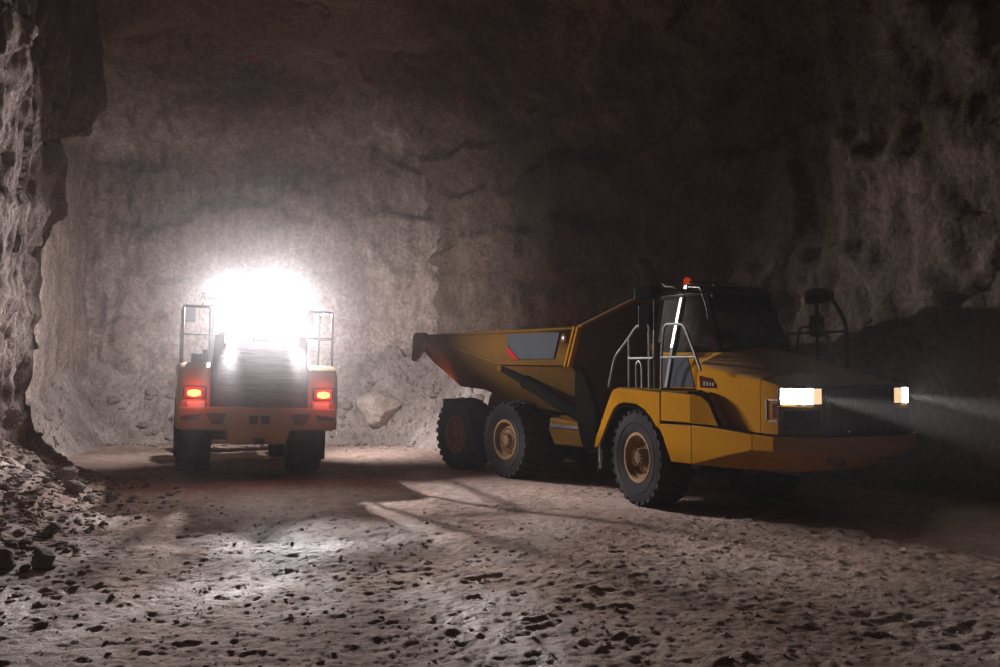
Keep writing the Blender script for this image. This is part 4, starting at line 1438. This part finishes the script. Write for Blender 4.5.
for s in (-1, 1):
    mb.prism([(7.5, 1.35), (7.25, 1.1), (7.2, .6), (7.35, .25), (7.7, .14), (8.7, .10), (8.2, .8)], s * 1.35, s * 1.4)
mb.build('bucket', M['loader_yellow'], loader, .01)

# ------------------------------------------------------------------ light
def spot(name, loc, aim, power, size, blend=1.0, radius=.09, col=(1, 1, 1), spill=None):
    l = bpy.data.lights.new(name, 'SPOT')
    l.energy = power
    l.spot_size = R(size)
    l.spot_blend = blend
    l.shadow_soft_size = radius
    l.color = col
    o = bpy.data.objects.new(name, l)
    COL.objects.link(o)
    o.location = loc
    o.rotation_euler = (Vector(aim)).to_track_quat('-Z', 'Y').to_euler()
    return o
LM = loader.matrix_basis
def lw(p):
    return LM @ Vector(p)
def ld(p):
    return LM.to_3x3() @ Vector(p)
COOL = (1.0, 0.955, 0.97)
for s in (-1, 1):                                   # one beam for each pair of work lights
    spot('work_light_beam', lw((2.66, s * .60, 4.03)), ld((-1, .06 if s > 0 else -.02, -.26)), 3300 if s > 0 else 5600, 134 if s > 0 else 130, 1.0, .05, COOL)
    spot('work_light_beam', lw((4.62, s * .80, 3.95)), ld((1, .7 if s > 0 else -.9, -.28)), 1250, 160, 1.0, .06, COOL)
spot('work_light_beam', lw((4.64, -.98, 3.93)), Vector((-2.5, 25.6, 0)) - lw((4.64, -.98, 3.93)), 1500, 70, 1.0, .06, COOL)
for s in (-1, 1):
    spot('hood_light_beam', lw((-.16, s * .575, 2.81)), Vector((-3.45, 10.9, 0) if s > 0 else (-1.5, 12.4, 0)) - lw((-.16, s * .575, 2.81)), 3000 if s > 0 else 2000, 17 if s > 0 else 24, 1.0, .06, COOL)
    spot('hood_light_spill', lw((-.16, s * .575, 2.81)), ld((-1, .1, -.05)), 200, 165, 1.0, .06, COOL)
    t = bpy.data.lights.new('tail_light_beam', 'POINT')
    t.energy = 7
    t.color = (1, .07, .05)
    t.shadow_soft_size = .05
    o = bpy.data.objects.new('tail_light_beam', t)
    COL.objects.link(o)
    o.location = lw((-.25, s * 1.26, 1.73))
TM = Matrix.Translation(F0) @ Matrix.Rotation(-R(AF), 4, 'Z')
for s in (-1, 1):
    spot('headlight_beam', TM @ Vector((3.56, s * .84, 1.91)), TM.to_3x3() @ Vector((1, s * .0, -.10)), 1500, 14, .7, .04, (1, .97, .95))
    spot('headlight_spill', TM @ Vector((3.58, s * .95, 1.91)), TM.to_3x3() @ Vector((1, s * .3, -.05)), 22, 170, 1.0, .05, (1, .97, .95))
    RM = TM @ Matrix.Translation(REAR_LOC) @ Matrix.Rotation(R(AF - AR), 4, 'Z')
    spot('truck_tail_beam', RM @ Vector((-2.95, s * 1.12, 1.5)), RM.to_3x3() @ Vector((-1, s * .2, .9)), 30, 150, .6, .04, (1, .2, .035))

# ------------------------------------------------------------------ air: dark underground, dusty
w = bpy.data.worlds.new('mine_air')
SC.world = w
w.use_nodes = True
nt = w.node_tree
nt.nodes.clear()
out = nt.nodes.new('ShaderNodeOutputWorld')
bg = nt.nodes.new('ShaderNodeBackground')
bg.inputs['Color'].default_value = (0.6, 0.5, 0.45, 1)
bg.inputs['Strength'].default_value = 0.0
vs = nt.nodes.new('ShaderNodeVolumeScatter')
vs.inputs['Color'].default_value = (1, .96, .99, 1)
vs.inputs['Anisotropy'].default_value = 0.5
geo = nt.nodes.new('ShaderNodeNewGeometry')
def cloud(c, r, amount):
    """haze thickened around a point, added for lamp glow: amount / (1 + (d/r)^2)^2"""
    sb = nt.nodes.new('ShaderNodeVectorMath')
    sb.operation = 'DISTANCE'
    nt.links.new(geo.outputs['Position'], sb.inputs[0])
    sb.inputs[1].default_value = c
    q = math_n(nt, 'DIVIDE', sb.outputs['Value'], r)
    q = math_n(nt, 'ADD', math_n(nt, 'MULTIPLY', q, q), 1.0)
    return math_n(nt, 'DIVIDE', amount, math_n(nt, 'MULTIPLY', q, q))
c0 = lw((3.2, 0, 3.9))
dens = math_n(nt, 'ADD', cloud(c0, 4.8, HAZE_LOADER), HAZE_BASE)
dens = math_n(nt, 'ADD', dens, cloud(lw((-.9, 0, 2.3)), 1.1, HAZE_HOOD))  # added haze for the bloom around the hood lights
dens = math_n(nt, 'ADD', dens, cloud(TM @ Vector((5.2, 0, 1.7)), 2.4, HAZE_TRUCK))  # added haze so the headlight glow and beams show
nt.links.new(dens, vs.inputs['Density'])
nt.links.new(bg.outputs[0], out.inputs['Surface'])
nt.links.new(vs.outputs[0], out.inputs['Volume'])
try:
    w.cycles.volume_step_size = 2.0
    w.cycles.homogeneous_volume = False
    w.cycles.volume_sampling = 'EQUIANGULAR'
except Exception:
    pass
